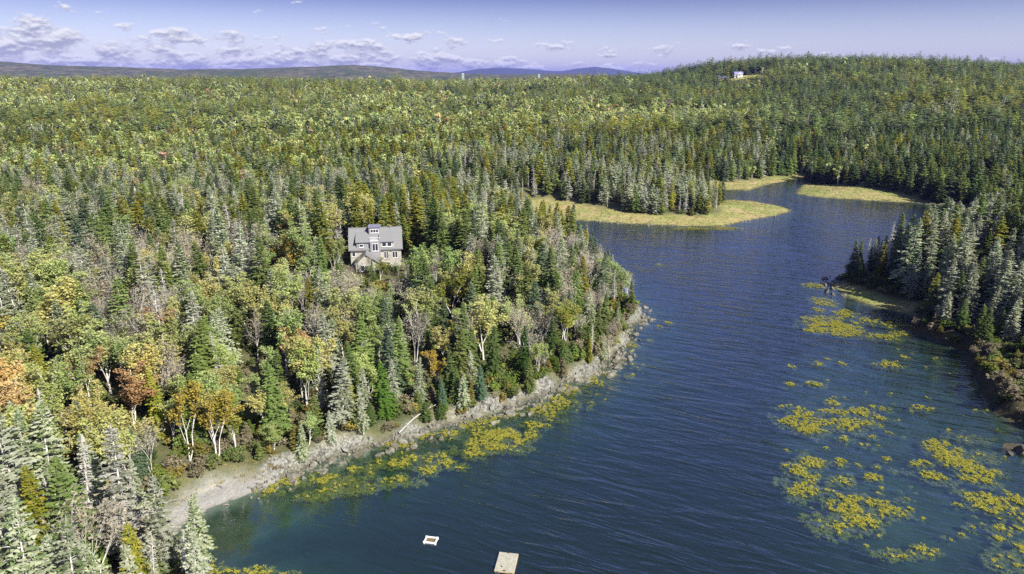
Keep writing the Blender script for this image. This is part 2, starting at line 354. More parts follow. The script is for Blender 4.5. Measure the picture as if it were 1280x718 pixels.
def water_mat():
    m, nt, o = mat_new('sea_water'); p = pos(nt)
    a = at(860, 540); b_ = at(985, 566); ang = math.atan2(b_[1] - a[1], b_[0] - a[0])
    mp = N(nt, 'ShaderNodeMapping'); L(nt, p, mp.inputs[0]); mp.vector_type = 'TEXTURE'; mp.inputs['Rotation'].default_value = (0, 0, ang)
    def str_(sx, sy):
        q = N(nt, 'ShaderNodeVectorMath', operation='MULTIPLY'); L(nt, mp.outputs[0], q.inputs[0]); q.inputs[1].default_value = (sx, sy, 1); return q.outputs[0]
    w1 = mth(nt, 'POWER', noise(nt, str_(.085, .38), 1, 3, .5, .9), 1.6); w2 = noise(nt, str_(.3, 1.25), 1, 3, .6, .4); w3 = noise(nt, str_(.03, .09), 1, 2)
    gust = noise(nt, p, .018, 3)
    h = mth(nt, 'ADD', mth(nt, 'MULTIPLY', w1, 2.0), mth(nt, 'MULTIPLY', w2, .45))
    # calmer in the lee by the bottom of the cove
    sp = N(nt, 'ShaderNodeSeparateXYZ'); L(nt, p, sp.inputs[0])
    lee = mth(nt, 'DIVIDE', mth(nt, 'ADD', sp.outputs[0], 25.0), 45.0, clamp=True)
    amp = mth(nt, 'ADD', .22, mth(nt, 'MULTIPLY', lee, mth(nt, 'ADD', -.25, mth(nt, 'MULTIPLY', gust, 2.0))))
    bp = bumpn(nt, mth(nt, 'MULTIPLY', h, amp), 1.0, .22)
    gl = N(nt, 'ShaderNodeBsdfGlossy'); gl.inputs['Roughness'].default_value = .07; L(nt, bp, gl.inputs['Normal'])
    tr = N(nt, 'ShaderNodeBsdfTransparent'); tr.inputs[0].default_value = (.82, .93, .92, 1)
    df = N(nt, 'ShaderNodeBsdfDiffuse'); df.inputs[0].default_value = (.045, .095, .075, 1)
    body = N(nt, 'ShaderNodeMixShader'); body.inputs[0].default_value = .14; L(nt, tr.outputs[0], body.inputs[1]); L(nt, df.outputs[0], body.inputs[2])
    lw = N(nt, 'ShaderNodeLayerWeight'); lw.inputs['Blend'].default_value = .5; L(nt, bp, lw.inputs['Normal'])
    frf = mth(nt, 'ADD', .02, mth(nt, 'MULTIPLY', .95, mth(nt, 'POWER', lw.outputs['Facing'], 2.1)), clamp=True)
    geo = N(nt, 'ShaderNodeNewGeometry')     # light leaving the water passes (no false mirror from below)
    x = N(nt, 'ShaderNodeMixShader'); L(nt, mth(nt, 'MULTIPLY', frf, mth(nt, 'SUBTRACT', 1.0, mth(nt, 'MULTIPLY', geo.outputs['Backfacing'], .93))), x.inputs[0]); L(nt, body.outputs[0], x.inputs[1]); L(nt, gl.outputs[0], x.inputs[2])
    L(nt, x.outputs[0], o.inputs[0])
    v = N(nt, 'ShaderNodeVolumeAbsorption'); v.inputs['Color'].default_value = (.28, .58, .50, 1); v.inputs['Density'].default_value = .48
    L(nt, v.outputs[0], o.inputs['Volume']); return m

# ------------------------------------------------------------------ ground, water, mountains, haze
def graded(a0, a1, step, lo, hi, grow, most):
    xs = list(np.arange(a0, a1 + .01, step)); s = step
    while xs[-1] < hi: s = min(s * grow, most); xs.append(xs[-1] + s)
    s = step
    while xs[0] > lo: s = min(s * grow, most); xs.insert(0, xs[0] - s)
    return np.array(xs)
def make_ground():
    xs = graded(-110, 130, .95, -26000, 26000, 1.05, 1500); ys = graded(62, 270, .95, -500, 24000, 1.035, 700)
    X, Y = np.meshgrid(xs, ys); p = np.stack([X.ravel(), Y.ravel()], 1)
    z, s, bx, mx = height(p)
    z = z - np.where(np.abs(p[:, 0]) > 9000, 0, 0)
    ny, nx = X.shape; i = np.arange(nx * ny).reshape(ny, nx)
    f = np.stack([i[:-1, :-1].ravel(), i[:-1, 1:].ravel(), i[1:, 1:].ravel(), i[1:, :-1].ravel()], 1)
    me = mesh('ground', np.column_stack([p, z]), f, [GROUND], True)
    rk = (1 - sm(1.6, 3.2, s + 4 * (fbm(p[:, 0], p[:, 1], 7, 3) - .5))) * sm(-1.5, .5, s) * (p[:, 1] < 420) * np.where(p[:, 0] > 85, .12, 1)
    zone = np.column_stack([sm(-1.5, 1.5, bx + 2 * (fbm(p[:, 0], p[:, 1], 3, 2) - .5)), sm(-3, 2, mx + 5 * (fbm(p[:, 0], p[:, 1], 9, 3) - .5)), rk])
    mud_and_shade = (1 - sm(9, 24, s)) * ((p[:, 0] > 85) & (p[:, 1] < 330)) * (1 - sm(-2, 0, mx)); mud_and_shade = np.maximum(mud_and_shade, (1 - sm(.4, 1.8, s)) * sm(-1, .5, s) * sm(-3, 0, mx)); a = me.attributes.new('mud_and_shade', 'FLOAT', 'POINT'); a.data.foreach_set('value', mud_and_shade.astype(np.float32))  # right shore: tree shade painted into the ground; marsh edges: wet mud
    a = me.attributes.new('zone', 'FLOAT_VECTOR', 'POINT'); a.data.foreach_set('vector', zone.astype(np.float32).ravel())
    tag(link('ground', me), kind='structure')
make_ground()
def make_water():
    z = 0.0; b = MB().box(-2500, -450, -14, 2500, 1100, 0)
    tag(b.build('water', water_mat()), kind='structure')
make_water()
def mountain(name, prof, Y, depth):
    px = np.linspace(prof[0][0], prof[-1][0], 160); top = np.interp(px, [a for a, _ in prof], [b for _, b in prof])
    rows = []
    for j, k in enumerate(np.linspace(-1, 1, 25)):
        Yj = Y + k * depth; x = (px - 640) / FPX * Y
        zt = CAM_H + (97.0 - top) / FPX * Y
        prf = math.cos(k * math.pi / 2) ** .8
        zz = zt * prf + 22 * (fbm(x, np.full_like(x, Yj), 900, 4) - .5) * prf - 5
        rows.append(np.column_stack([x, np.full_like(x, Yj), zz]))
    v = np.vstack(rows); i = np.arange(len(v)).reshape(25, 160)
    f = np.stack([i[:-1, :-1].ravel(), i[:-1, 1:].ravel(), i[1:, 1:].ravel(), i[1:, :-1].ravel()], 1)
    tag(link(name, mesh(name, v, f, [MOUNT], True)), kind='structure')
MOUNT = simple('distant_forest_slopes', (.018, .03, .04), (.03, .04, .045), .004, .95)
mountain('mountains', [(540, 97), (572, 91.5), (600, 86.8), (622, 85.2), (650, 86.5), (682, 89.2), (700, 89.6), (716, 86.8), (738, 84.6), (760, 86.8), (786, 91), (806, 95), (840, 97)], 13500, 1500)
def make_haze():
    m, nt, o = mat_new('sea_air'); v = N(nt, 'ShaderNodeVolumePrincipled')
    v.inputs['Color'].default_value = (.22, .26, .80, 1); v.inputs['Density'].default_value = 4.2e-5; v.inputs['Anisotropy'].default_value = 0
    L(nt, v.outputs[0], o.inputs['Volume'])
    tag(MB().box(-30000, -700, -15, 30000, 26500, 330).build('haze', m), kind='stuff')
make_haze()

# ------------------------------------------------------------------ trees: crown and trunk shapes
class Tris:
    def __init__(s): s.t = []; s.tone = []
    def add(s, a, b, c, tone=0.): s.t.append((a, b, c)); s.tone.append(tone)
    def arr(s): return np.array(s.t, float).reshape(-1, 3)
    def faces(s): return np.arange(len(s.t) * 3).reshape(-1, 3)
class Tubes:
    def __init__(s): s.v = []; s.f = []
    def tube(s, pts, rad, n=5):
        o0 = len(s.v)
        for k, (p, r) in enumerate(zip(pts, rad)):
            d = np.array(pts[min(k + 1, len(pts) - 1)]) - np.array(pts[max(k - 1, 0)]); d = d / (np.linalg.norm(d) + 1e-9)
            a = np.cross(d, (.31, .95, .05)); a /= np.linalg.norm(a) + 1e-9; b = np.cross(d, a)
            for i in range(n):
                t = 6.2832 * i / n; s.v.append(tuple(np.array(p) + r * (math.cos(t) * a + math.sin(t) * b)))
        for k in range(len(pts) - 1):
            for i in range(n):
                j = (i + 1) % n; q = o0 + k * n
                s.f.append((q + i, q + j, q + n + j)); s.f.append((q + i, q + n + j, q + n + i))
U = random.uniform
def conifer(seed, H, Rad, cb, step, seg, keep=1.0, grey=.05, lod=0, narrow=.8, bare=0, tipgrey=.0, wide=1.0):
    random.seed(seed); T = Tris(); W = Tubes()
    bx, by = U(-.03, .03) * H, U(-.03, .03) * H
    ax = lambda z: np.array((bx * (z / H) ** 2, by * (z / H) ** 2, z))
    nst = 3 if lod else 6
    W.tube([ax(H * k / nst) - np.array((0, 0, .6 if k == 0 else 0)) for k in range(nst + 1)], [H * .0125 * (1 - .93 * k / nst) + .015 for k in range(nst + 1)], 4 if lod else 6)
    z = cb * H; lobe = [U(.7, 1.25) for _ in range(8)]
    while z < H * .985:
        t = (z - cb * H) / (H - cb * H)
        prof = (1 - t) ** narrow * min(1, .45 + t * 4.5)
        n = max(3, int(round((4 if lod > 1 else 5.5) + 2.5 * (1 - t)))); a0 = U(0, 6.28)
        gap = U(0, 1) < .1
        for k in range(n):
            a = a0 + 6.2832 * k / n + U(-.35, .35)
            if gap and U(0, 1) < .6: continue
            Ln = Rad * prof * U(.62, 1.18) * lobe[int(a / .7854) % 8] + .12
            sl = -.28 + .85 * t + U(-.12, .12)
            d = np.array((math.cos(a), math.sin(a), 0)); sd = np.array((-d[1], d[0], 0))
            zz = z + U(-.5, .5) * step; c0 = ax(zz)
            P_ = lambda s: c0 + d * Ln * s + np.array((0, 0, sl * Ln * s - .22 * Ln * s * s))
            if bare and U(0, 1) < bare:
                W.tube([c0, P_(.55), P_(1.0)], [.035, .025, .012], 3)
                if U(0, 1) < .5: W.tube([P_(.5), P_(.9) + sd * U(-.4, .4) * Ln], [.02, .01], 3)
            ns = max(2, int(Ln / seg)) if lod < 2 else 1
            tbr = 1 if U(0, 1) < grey else 0
            for q in range(ns):
                s = .25 + .75 * (q + U(.2, .9)) / ns; p = P_(s)
                if U(0, 1) > keep: continue
                w = (.30 * Ln * (1.15 - s) + .26) * U(.75, 1.25) * wide; l = (Ln / ns * .9 + .22) * wide
                tn = min(1, max(tbr, U(0, .22)) + (tipgrey if U(0, 1) < .5 else 0)) if U(0, 1) > .12 else U(.3, 1)
                dz = np.array((0, 0, -U(.12, .34) * w))
                T.add(p - d * l * .35, p + sd * w + d * l * .3 + dz, p + d * l * .65, tn)
                T.add(p - d * l * .35, p + d * l * .65, p - sd * w * U(.7, 1.1) + d * l * .3 + dz * U(.5, 1.4), min(1, tn * U(.7, 1.2)))
                if lod < 2: T.add(p + sd * w * .45, p - sd * w * .45, p + d * .1 - np.array((0, 0, U(.25, .55) * (.6 + .4 * wide))), tn * .6)
        z += step * U(.8, 1.2) * (1 if t < .75 else .8)
    tp = ax(H)
    for k in range(4 if lod else 8):
        a = U(0, 6.28); T.add(tp + np.array((0, 0, .35)), tp + np.array((math.cos(a) * .28, math.sin(a) * .28, -.8)), tp + np.array((math.cos(a + .9) * .28, math.sin(a + .9) * .28, -.7)), .5)
    return T, W
def grow(W, p, d, ln, r, depth, ends, spread, twist, nmin, nmax, n_side):
    p = np.array(p); d = np.array(d) / np.linalg.norm(d)
    bend = np.array((U(-1, 1), U(-1, 1), U(-.3, .7))) * .16
    m = p + d * ln * .5 + bend * ln * .3; e = p + d * ln + bend * ln * .6
    W.tube([p, m, e], [r, r * .82, r * .62], n_side)
    ends.append((m, depth, ln)); ends.append((e, depth, ln))
    if depth == 0: return
    for k in range(random.randint(nmin, nmax)):
        a = U(0, 6.28); ax = np.cross(d, (math.cos(a), math.sin(a), .3)); ax /= np.linalg.norm(ax) + 1e-9
        nd = d + ax * spread * U(.5, 1.25); nd[2] += twist
        st = m if (k and U(0, 1) < .4) else e
        grow(W, st, nd, ln * U(.6, .86), r * U(.45, .62), depth - 1, ends, spread, twist, nmin, nmax, max(3, n_side - 1))
def broadleaf(seed, H, Rad, leaf, per, lod=0, thin=1.0, stems=1, flatc=.6):
    random.seed(seed); T = Tris(); W = Tubes(); ends = []
    for sidx in range(stems):
        lean = np.array((U(-.16, .16), U(-.16, .16), 1)) * (1 if stems == 1 else 1) + (np.array((U(-.2, .2), U(-.2, .2), 0)) if stems > 1 else 0)
        base = np.array((U(-.4, .4), U(-.4, .4), -.5)) if stems > 1 else np.array((0, 0, -.5))
        grow(W, base, lean, H * .46, H * .013 / math.sqrt(stems) + .05, 1 if lod > 1 else 2 if lod else 3, ends, Rad / H * 2.1, .15, 2 if stems > 1 else 3, 4 if stems == 1 else 3, 5)
    pts = np.array([e[0] for e in ends]); dp = np.array([e[1] for e in ends])
    sel = pts[dp <= 1]; sel = sel[sel[:, 2] > H * .28]
    zmax = sel[:, 2].max() + .6; k = H / zmax
    sc = np.array((1, 1, k)); W.v = [tuple(np.array(v) * sc) for v in W.v]; sel = sel * sc
    rad = np.hypot(sel[:, 0], sel[:, 1]); f = Rad / max(np.percentile(rad, 92), .5); f = min(max(f, .6), 1.5)
    W.v = [(v[0] * f if v[2] > H * .3 else v[0], v[1] * f if v[2] > H * .3 else v[1], v[2]) for v in W.v]; sel[:, 0] *= f; sel[:, 1] *= f
    nc = 16 if lod > 1 else 30 if lod else 78
    while len(sel) < nc: sel = np.vstack([sel, sel + rng.normal(0, .5, sel.shape)])
    idx = list(range(len(sel))); random.shuffle(idx)
    for i in idx[:nc]:
        c = sel[i]; cr = U(.55, 1.15) * Rad * .3; tc_ = U(0, 1) ** 1.6 if U(0, 1) < .85 else 1.
        for j in range(int(per * thin * U(.6, 1.3))):
            v = np.array((random.gauss(0, 1), random.gauss(0, 1), random.gauss(0, 1))); v *= cr * U(.4, 1) / (np.linalg.norm(v) + .01); v[2] *= flatc
            p = c + v; s = leaf * U(.6, 1.35)
            a = U(0, 6.28); e1 = np.array((math.cos(a), math.sin(a), U(-.5, .5) * (1 + lod))); e2 = np.array((-math.sin(a), math.cos(a), U(-.7, .7) * (1 + lod)))
            tn = min(1, max(0, tc_ * .7 + U(-.15, .3)))
            T.add(p - e1 * s * .5, p + e2 * s * .55, p + e1 * s * .5, tn); T.add(p - e1 * s * .5, p + e1 * s * .5, p - e2 * s * .5, tn)
    return T, W
def bare_tree(seed, H, Rad, depth=4, stems=1, leafy=0):
    random.seed(seed); T = Tris(); W = Tubes(); ends = []
    for s in range(stems):
        grow(W, (U(-.3, .3) * (stems > 1), U(-.3, .3) * (stems > 1), -.5), (U(-.3, .3), U(-.3, .3), 1), H * .36, H * .011 / math.sqrt(stems) + .06, depth, ends, .75, .22, 3, 4, 5)
    v = np.array(W.v); k = H / v[:, 2].max(); rr = np.percentile(np.hypot(v[:, 0], v[:, 1]), 96); f = Rad / rr
    hi = np.clip(v[:, 2] / (H * .25), 0, 1); v[:, 2] *= k; v[:, 0] *= 1 + (f - 1) * hi; v[:, 1] *= 1 + (f - 1) * hi
    W.v = [tuple(a) for a in v]
    for e, d, l in ends:                           # a few leaves and fine twigs still hanging on
        if d <= 1:
            for q in range(leafy):
                c = np.array(e) * (f, f, k) + np.array([random.gauss(0, .45) for _ in range(3)]); a = U(0, 6.28); s = U(.18, .42)
                e1 = np.array((math.cos(a), math.sin(a), U(-.4, .9))); T.add(c, c + e1 * s, c + np.array((-e1[1], e1[0], U(-.3, .5))) * s * .6, U(0, 1))
    if not T.t: T.add((0, 0, H * .9), (.1, 0, H * .9), (0, .1, H * .92))
    return T, W
def shrub(seed, H, Rad, leaf, n):
    random.seed(seed); T = Tris(); W = Tubes()
    for k in range(6):
        a = U(0, 6.28); W.tube([(0, 0, -.2), (math.cos(a) * Rad * .3, math.sin(a) * Rad * .3, H * .45), (math.cos(a) * Rad * .7, math.sin(a) * Rad * .7, H * .85)], [.06, .04, .015], 3)
    cl = [(U(-.65, .65) * Rad, U(-.65, .65) * Rad, U(.35, .85) * H, U(.25, .5) * Rad, U(0, 1)) for _ in range(12)]
    for j in range(n):
        c = random.choice(cl); v = np.array([random.gauss(0, 1) for _ in range(3)]); v *= c[3] * U(.5, 1.05) / np.linalg.norm(v); p = np.array(c[:3]) + v * (1, 1, .8)
        a = U(0, 6.28); s = leaf * U(.6, 1.4); e1 = np.array((math.cos(a), math.sin(a), U(-.6, .6))); e2 = np.array((-math.sin(a), math.cos(a), U(-.6, .6)))
        T.add(p - e1 * s * .5, p + e2 * s * .6, p + e1 * s * .5, c[4] * .6 + U(0, .3)); T.add(p - e1 * s * .5, p + e1 * s * .5, p - e2 * s * .6, c[4] * .6 + U(0, .3))
    return T, W

src = bpy.data.collections.new('tree_kinds')       # not linked to the scene: shapes that the forest stuff is made of
KIND = {}                                          # kind -> list of (crown mesh, trunk mesh, H)
SRC = {}                                           # (kind, lod) -> list of source object names in order
def reg(kind, TW, H, barkm):
    T, W = TW
    KIND.setdefault(kind, []).append((mesh(kind + '_crown', T.arr(), T.faces(), [FOL], False, tone=T.tone), mesh(kind + '_trunk', W.v, np.array(W.f), [barkm], True), H))
allsrc = []
def reg_src(kind, lod, TW, barkm):
    T, W = TW; v = np.vstack([T.arr(), np.array(W.v)]); nt_ = len(T.t) * 3
    f = np.vstack([T.faces(), np.array(W.f) + nt_]); mi = np.r_[np.zeros(len(T.t)), np.ones(len(W.f))]
    me = mesh('forest_tree', v, f, [FOLI, barkm], False, mi, np.r_[T.tone, np.zeros(len(W.f))])
    o = bpy.data.objects.new('forest_tree.%03d' % len(allsrc), me); src.objects.link(o)
    SRC.setdefault((kind, lod), []).append(len(allsrc)); allsrc.append(o)
def both(kind, fn, lods, H, barkm, n, seed):
    for i in range(n):
        TW = fn(seed + i, 0); reg(kind, TW, H, barkm); reg_src(kind, 0, TW, barkm)
    for lod in lods:
        for i in range(max(3, n - 2)): reg_src(kind, lod, fn(seed + 50 + i, lod), barkm)
cf = lambda s, l, **k: conifer(s, 15, U(3.0, 3.9), k.pop('cb', .1), (.42, .75, 1.15)[l], (.42, .8, 9)[l], lod=l, wide=(1, 1.5, 1.9)[l], **k)
both('spruce', lambda s, l: cf(s, l, keep=.95, grey=.05, narrow=.85, bare=.12), (1, 2), 15, BARK_D, 6, 100)
both('golden', lambda s, l: conifer(s, 15, U(2.3, 3.0), .1, (.42, .75, 1.2)[l], (.42, .8, 9)[l], lod=l, keep=.92, grey=.25, narrow=.6, bare=.1, wide=(1, 1.5, 1.9)[l]), (1, 2), 15, BARK_D, 5, 200)
both('lichen', lambda s, l: conifer(s, 15, U(2.6, 3.4), .1, (.40, .7, 1.1)[l], (.4, .75, 9)[l], lod=l, keep=.74, grey=.55, narrow=.75, bare=.55 if l == 0 else .2 if l == 1 else 0, wide=(.9, 1.3, 1.7)[l]), (1, 2), 15, BARK_G, 6, 300)
both('snag', lambda s, l: conifer(s, 14, U(1.0, 1.6), .18, (.45, .9, 1.4)[l], (.5, .9, 9)[l], lod=l, keep=.16, grey=1, narrow=.6, bare=.95 if l < 2 else .5, wide=(.8, 1.2, 1.5)[l]), (1, 2), 14, BARK_G, 3, 400)
both('broad', lambda s, l: broadleaf(s, 13, U(3.0, 3.9), (.29, .7, .85)[l], (38, 16, 17)[l], l, thin=1, stems=random.choice((1, 1, 2))), (1, 2), 13, BARK_W, 7, 500)
both('bare', lambda s, l: bare_tree(s, 11, U(2.6, 3.8), (4, 3, 2)[l], random.choice((1, 2, 3)), (1, 2, 6)[l]), (1, 2), 11, BARK_G, 5, 600)
both('shrub', lambda s, l: shrub(s, 2.4, 1.8, (.26, .5, .9)[l], (620, 170, 60)[l]), (1,), 2.4, BARK_D, 4, 700)

# ------------------------------------------------------------------ where the trees stand
HOUSE_YAW = math.atan2(-HX, HY) * .85              # turned to the water
def jitter(y0, y1, sp, xl, xr):
    ys = np.arange(y0, y1, sp); out = []
    for y in ys:
        xs = np.arange(xl(y), xr(y), sp); out.append(np.column_stack([xs + rng.uniform(-.42, .42, len(xs)) * sp, y + rng.uniform(-.42, .42, len(xs)) * sp]))
    return np.vstack(out)
lx = lambda y: -.90 * y - 55; rx = lambda y: .88 * y + (75 if y < 330 else 45)
cand = [jitter(44, 320, 4.6, lx, rx), jitter(320, 560, 5.0, lx, rx), jitter(560, 900, 6.2, lx, rx), jitter(900, 1640, 7.6, lx, rx)]
lodv = np.concatenate([np.full(len(c), k) for k, c in enumerate(cand)])
pt = np.vstack(cand)
zz, ss, bb, mm = height(pt)
c, s_ = math.cos(HOUSE_YAW), math.sin(HOUSE_YAW)
hx = (pt[:, 0] - HX) * c + (pt[:, 1] - HY) * s_; hy = -(pt[:, 0] - HX) * s_ + (pt[:, 1] - HY) * c
FH = at_ground(921, 97.5)                            # the white house on the far hill
lawn = (np.abs(pt[:, 0] - FH[0] - 8) < 50) & (pt[:, 1] > FH[1] - 130) & (pt[:, 1] < FH[1] + 16) & (np.abs((pt[:, 0] / pt[:, 1] - FH[0] / FH[1]) * FPX) < np.where(pt[:, 1] > FH[1] - 42, 60, 30))
margin = np.where(pt[:, 1] < 330, np.where(pt[:, 0] > 85, 1.6, 1.5), 2.2) + 3.5 * (fbm(pt[:, 0], pt[:, 1], 12, 2) - .5)
ok = (ss > margin) & (bb < -1.5) & (mm < -.6) & ~((np.abs(hx) < 9.5) & (hy > -11) & (hy < 7.5)) & ~lawn
edge_gap = (np.abs(hx) < 8) & (hy <= -11) & (hy > -34)
px, py = proj(pt[:, 0], pt[:, 1], zz)
pyt = proj(pt[:, 0], pt[:, 1], zz + 16)[1]
ok &= (pyt < 860) & (pt[:, 1] > 40) & ~((px > 1120) & (py > 436) & (ss < 26))
pt, zz, ss, hx, hy, px, py, lodv, edge_gap, bb = (a[ok] for a in (pt, zz, ss, hx, hy, px, py, lodv, edge_gap, bb))
n = len(pt)
nA = fbm(pt[:, 0], pt[:, 1], 38, 3, 0); nB = fbm(pt[:, 0], pt[:, 1], 24, 3, 1); nC = fbm(pt[:, 0], pt[:, 1], 90, 3, 2)
random.seed(11)
KN = ['spruce', 'golden', 'lichen', 'snag', 'broad', 'bare', 'shrub']
pr = np.tile(np.array([.42, .12, .2, .04, .16, .05, .01]), (n, 1))
def zone(mask, w): pr[mask] = w
left = px < 830
zone(py < 330, [.22, .42, .16, .04, .14, .02, 0])
zone((py < 210), [.25, .46, .06, .03, .2, .0, 0])
zone((py < 300) & (px > 560) & (py > 190), [.2, .38, .33, .05, .04, 0, 0])
zone((py < 290) & (px > 560) & (px < 960) & (py > 236), [.14, .26, .42, .16, .02, 0, 0])
zone((px > 960) & (py < 300), [.5, .24, .14, .03, .09, 0, 0])
zone((py < 145) & (px > 760), [.66, .28, .02, .01, .03, 0, 0])
zone((pt[:, 1] > 1280) & (px > 760), [.85, .15, 0, 0, 0, 0, 0])
zone((px < 440) & (py > 250) & (py < 400), [.28, .10, .34, .04, .16, .08, 0])
zone((px < 260) & (py >= 400) & (py < 640), [.1, .02, .14, .02, .66, .06, 0])
zone((px < 400) & (px >= 260) & (py >= 400) & (py < 600), [.16, .02, .22, .03, .44, .13, 0])
zone((px < 470) & (px > 90) & (py > 350) & (py < 475), [.16, .02, .26, .05, .26, .25, 0])
zone((px < 260) & (py >= 640), [.0, .07, .84, .07, .0, .02, 0])
zone((px >= 400) & (px < 830) & (py > 330) & (py < 480), [.38, .06, .15, .05, .24, .12, 0])
zone((px >= 390) & (px < 640) & (py >= 470), [.36, .08, .36, .07, .08, .05, 0])
zone((px > 700) & (px < 830) & (py > 330) & (py < 430), [.4, .04, .08, .02, .1, .36, 0])
zone((px > 1030) & (py > 300), [.22, .05, .60, .09, .03, .01, 0])
zone(edge_gap, [.0, 0, .02, .0, .1, .48, .4])
pr[:, 4] *= np.clip(.25 + 2.6 * (nA - .25), .1, 3); pr[:, 2] *= np.clip(.3 + 2.6 * (nB - .25), .15, 3); pr[:, 1] *= np.clip(.4 + 2 * (nC - .25), .2, 2.5)
far_ = pt[:, 1] > 330; stand = fbm(pt[:, 0], pt[:, 1], 130, 3, 0); pr[:, 4] *= np.where(far_, np.clip((stand - .42) * 9, .1, 4), 1); pr[:, 0] *= np.where(far_, np.clip((fbm(pt[:, 0], pt[:, 1], 110, 3, 1) - .38) * 8, .25, 3), 1)
pr /= pr.sum(1, keepdims=True)
kidx = (pr.cumsum(1) < rng.random((n, 1))).sum(1)
kidx = np.minimum(kidx, 6)
Hs = np.array([13.5, 12.5, 13.0, 12.0, 11.5, 11.5, 2.2])[kidx] * rng.uniform(.72, 1.25, n)
Hs *= np.clip(.75 + .5 * nC, .8, 1.1) * np.where((pt[:, 1] < 330) & (pt[:, 0] < 60), 1.2, 1)
Hs *= np.where((ss < 14) & (pt[:, 1] < 330), .55 + .45 * sm(5, 14, ss), 1)
Hs = np.where((hx > 1) & (hx < 27) & (hy < -4) & (hy > -27) & (hx < -hy + 8), np.minimum(Hs, 5.0), Hs)
Hs = np.where(edge_gap & (kidx != 6), np.minimum(Hs, 5.5), Hs)
Hs = np.where((px < 260) & (py > 620), Hs * 1.2, Hs)
Hs = np.where((pt[:, 0] > 85) & (pt[:, 1] < 330), np.clip(Hs * 1.4, 9, 22), Hs)
Hs = np.where(pt[:, 1] > 560, Hs * rng.uniform(.85, 1.4, n), Hs)
Hs = np.where(pt[:, 1] > 1100, Hs * rng.uniform(.85, 1.35, n), Hs)
def lerp(a, b, t): return np.asarray(a) * (1 - t) + np.asarray(b) * t
TC = {  # first tint (needles, leaves), second tint (lichen, cones, turned leaves)
 'spruce': [((.075, .125, .035), (.19, .21, .08)), ((.11, .155, .045), (.26, .26, .10)), ((.13, .185, .05), (.24, .28, .10)), ((.085, .125, .065), (.24, .26, .18))],
 'golden': [((.16, .185, .024), (.31, .27, .05)), ((.19, .215, .03), (.34, .30, .06)), ((.12, .17, .03), (.27, .25, .05))],
 'lichen': [((.17, .21, .10), (.38, .40, .30)), ((.14, .19, .08), (.34, .37, .25)), ((.20, .23, .13), (.38, .40, .31))],
 'snag': [((.25, .25, .21), (.42, .41, .37))],
 'broad': [((.23, .29, .09), (.37, .40, .17)), ((.27, .31, .10), (.41, .40, .18)), ((.19, .27, .08), (.33, .37, .15)), ((.30, .30, .10), (.42, .38, .16))],
 'bare': [((.29, .27, .20), (.36, .33, .25)), ((.26, .24, .16), (.36, .30, .22))],
 'shrub': [((.09, .16, .03), (.22, .22, .05)), ((.17, .17, .05), (.32, .24, .06)), ((.12, .2, .04), (.2, .24, .05))],
}
AUT = [((.38, .27, .11), (.46, .35, .17)), ((.35, .21, .09), (.44, .29, .15)), ((.27, .17, .12), (.34, .23, .17)), ((.36, .30, .06), (.46, .38, .10))]
tint = np.zeros((n, 3)); tint2 = np.zeros((n, 3)); aut = np.full(n, -1)
near = pt[:, 1] < 340
for i in range(n):
    k = KN[kidx[i]]; ch = TC[k]
    j = int(rng.integers(len(ch)))
    if k == 'broad' and py[i] < 230 and j == 3: j = 0
    a, b = ch[j]
    if k == 'broad':
        if (px[i] < 330 and 400 < py[i] < 640 and nB[i] > .6 and rng.random() < .2): aut[i] = int(rng.integers(2))
        elif rng.random() < (.03 if near[i] else .03): aut[i] = int(rng.integers(4))
        if aut[i] >= 0: a, b = AUT[aut[i]]
    v = rng.uniform(.8, 1.25) * 1.2 if near[i] else rng.uniform(.62, 1.55) * 1.2; hue = rng.normal(0, .06)
    tint[i] = np.clip(np.array(a) * v * np.array((1 + hue, 1, 1 - hue)), 0, .6); tint2[i] = np.clip(np.array(b) * v, 0, .6)

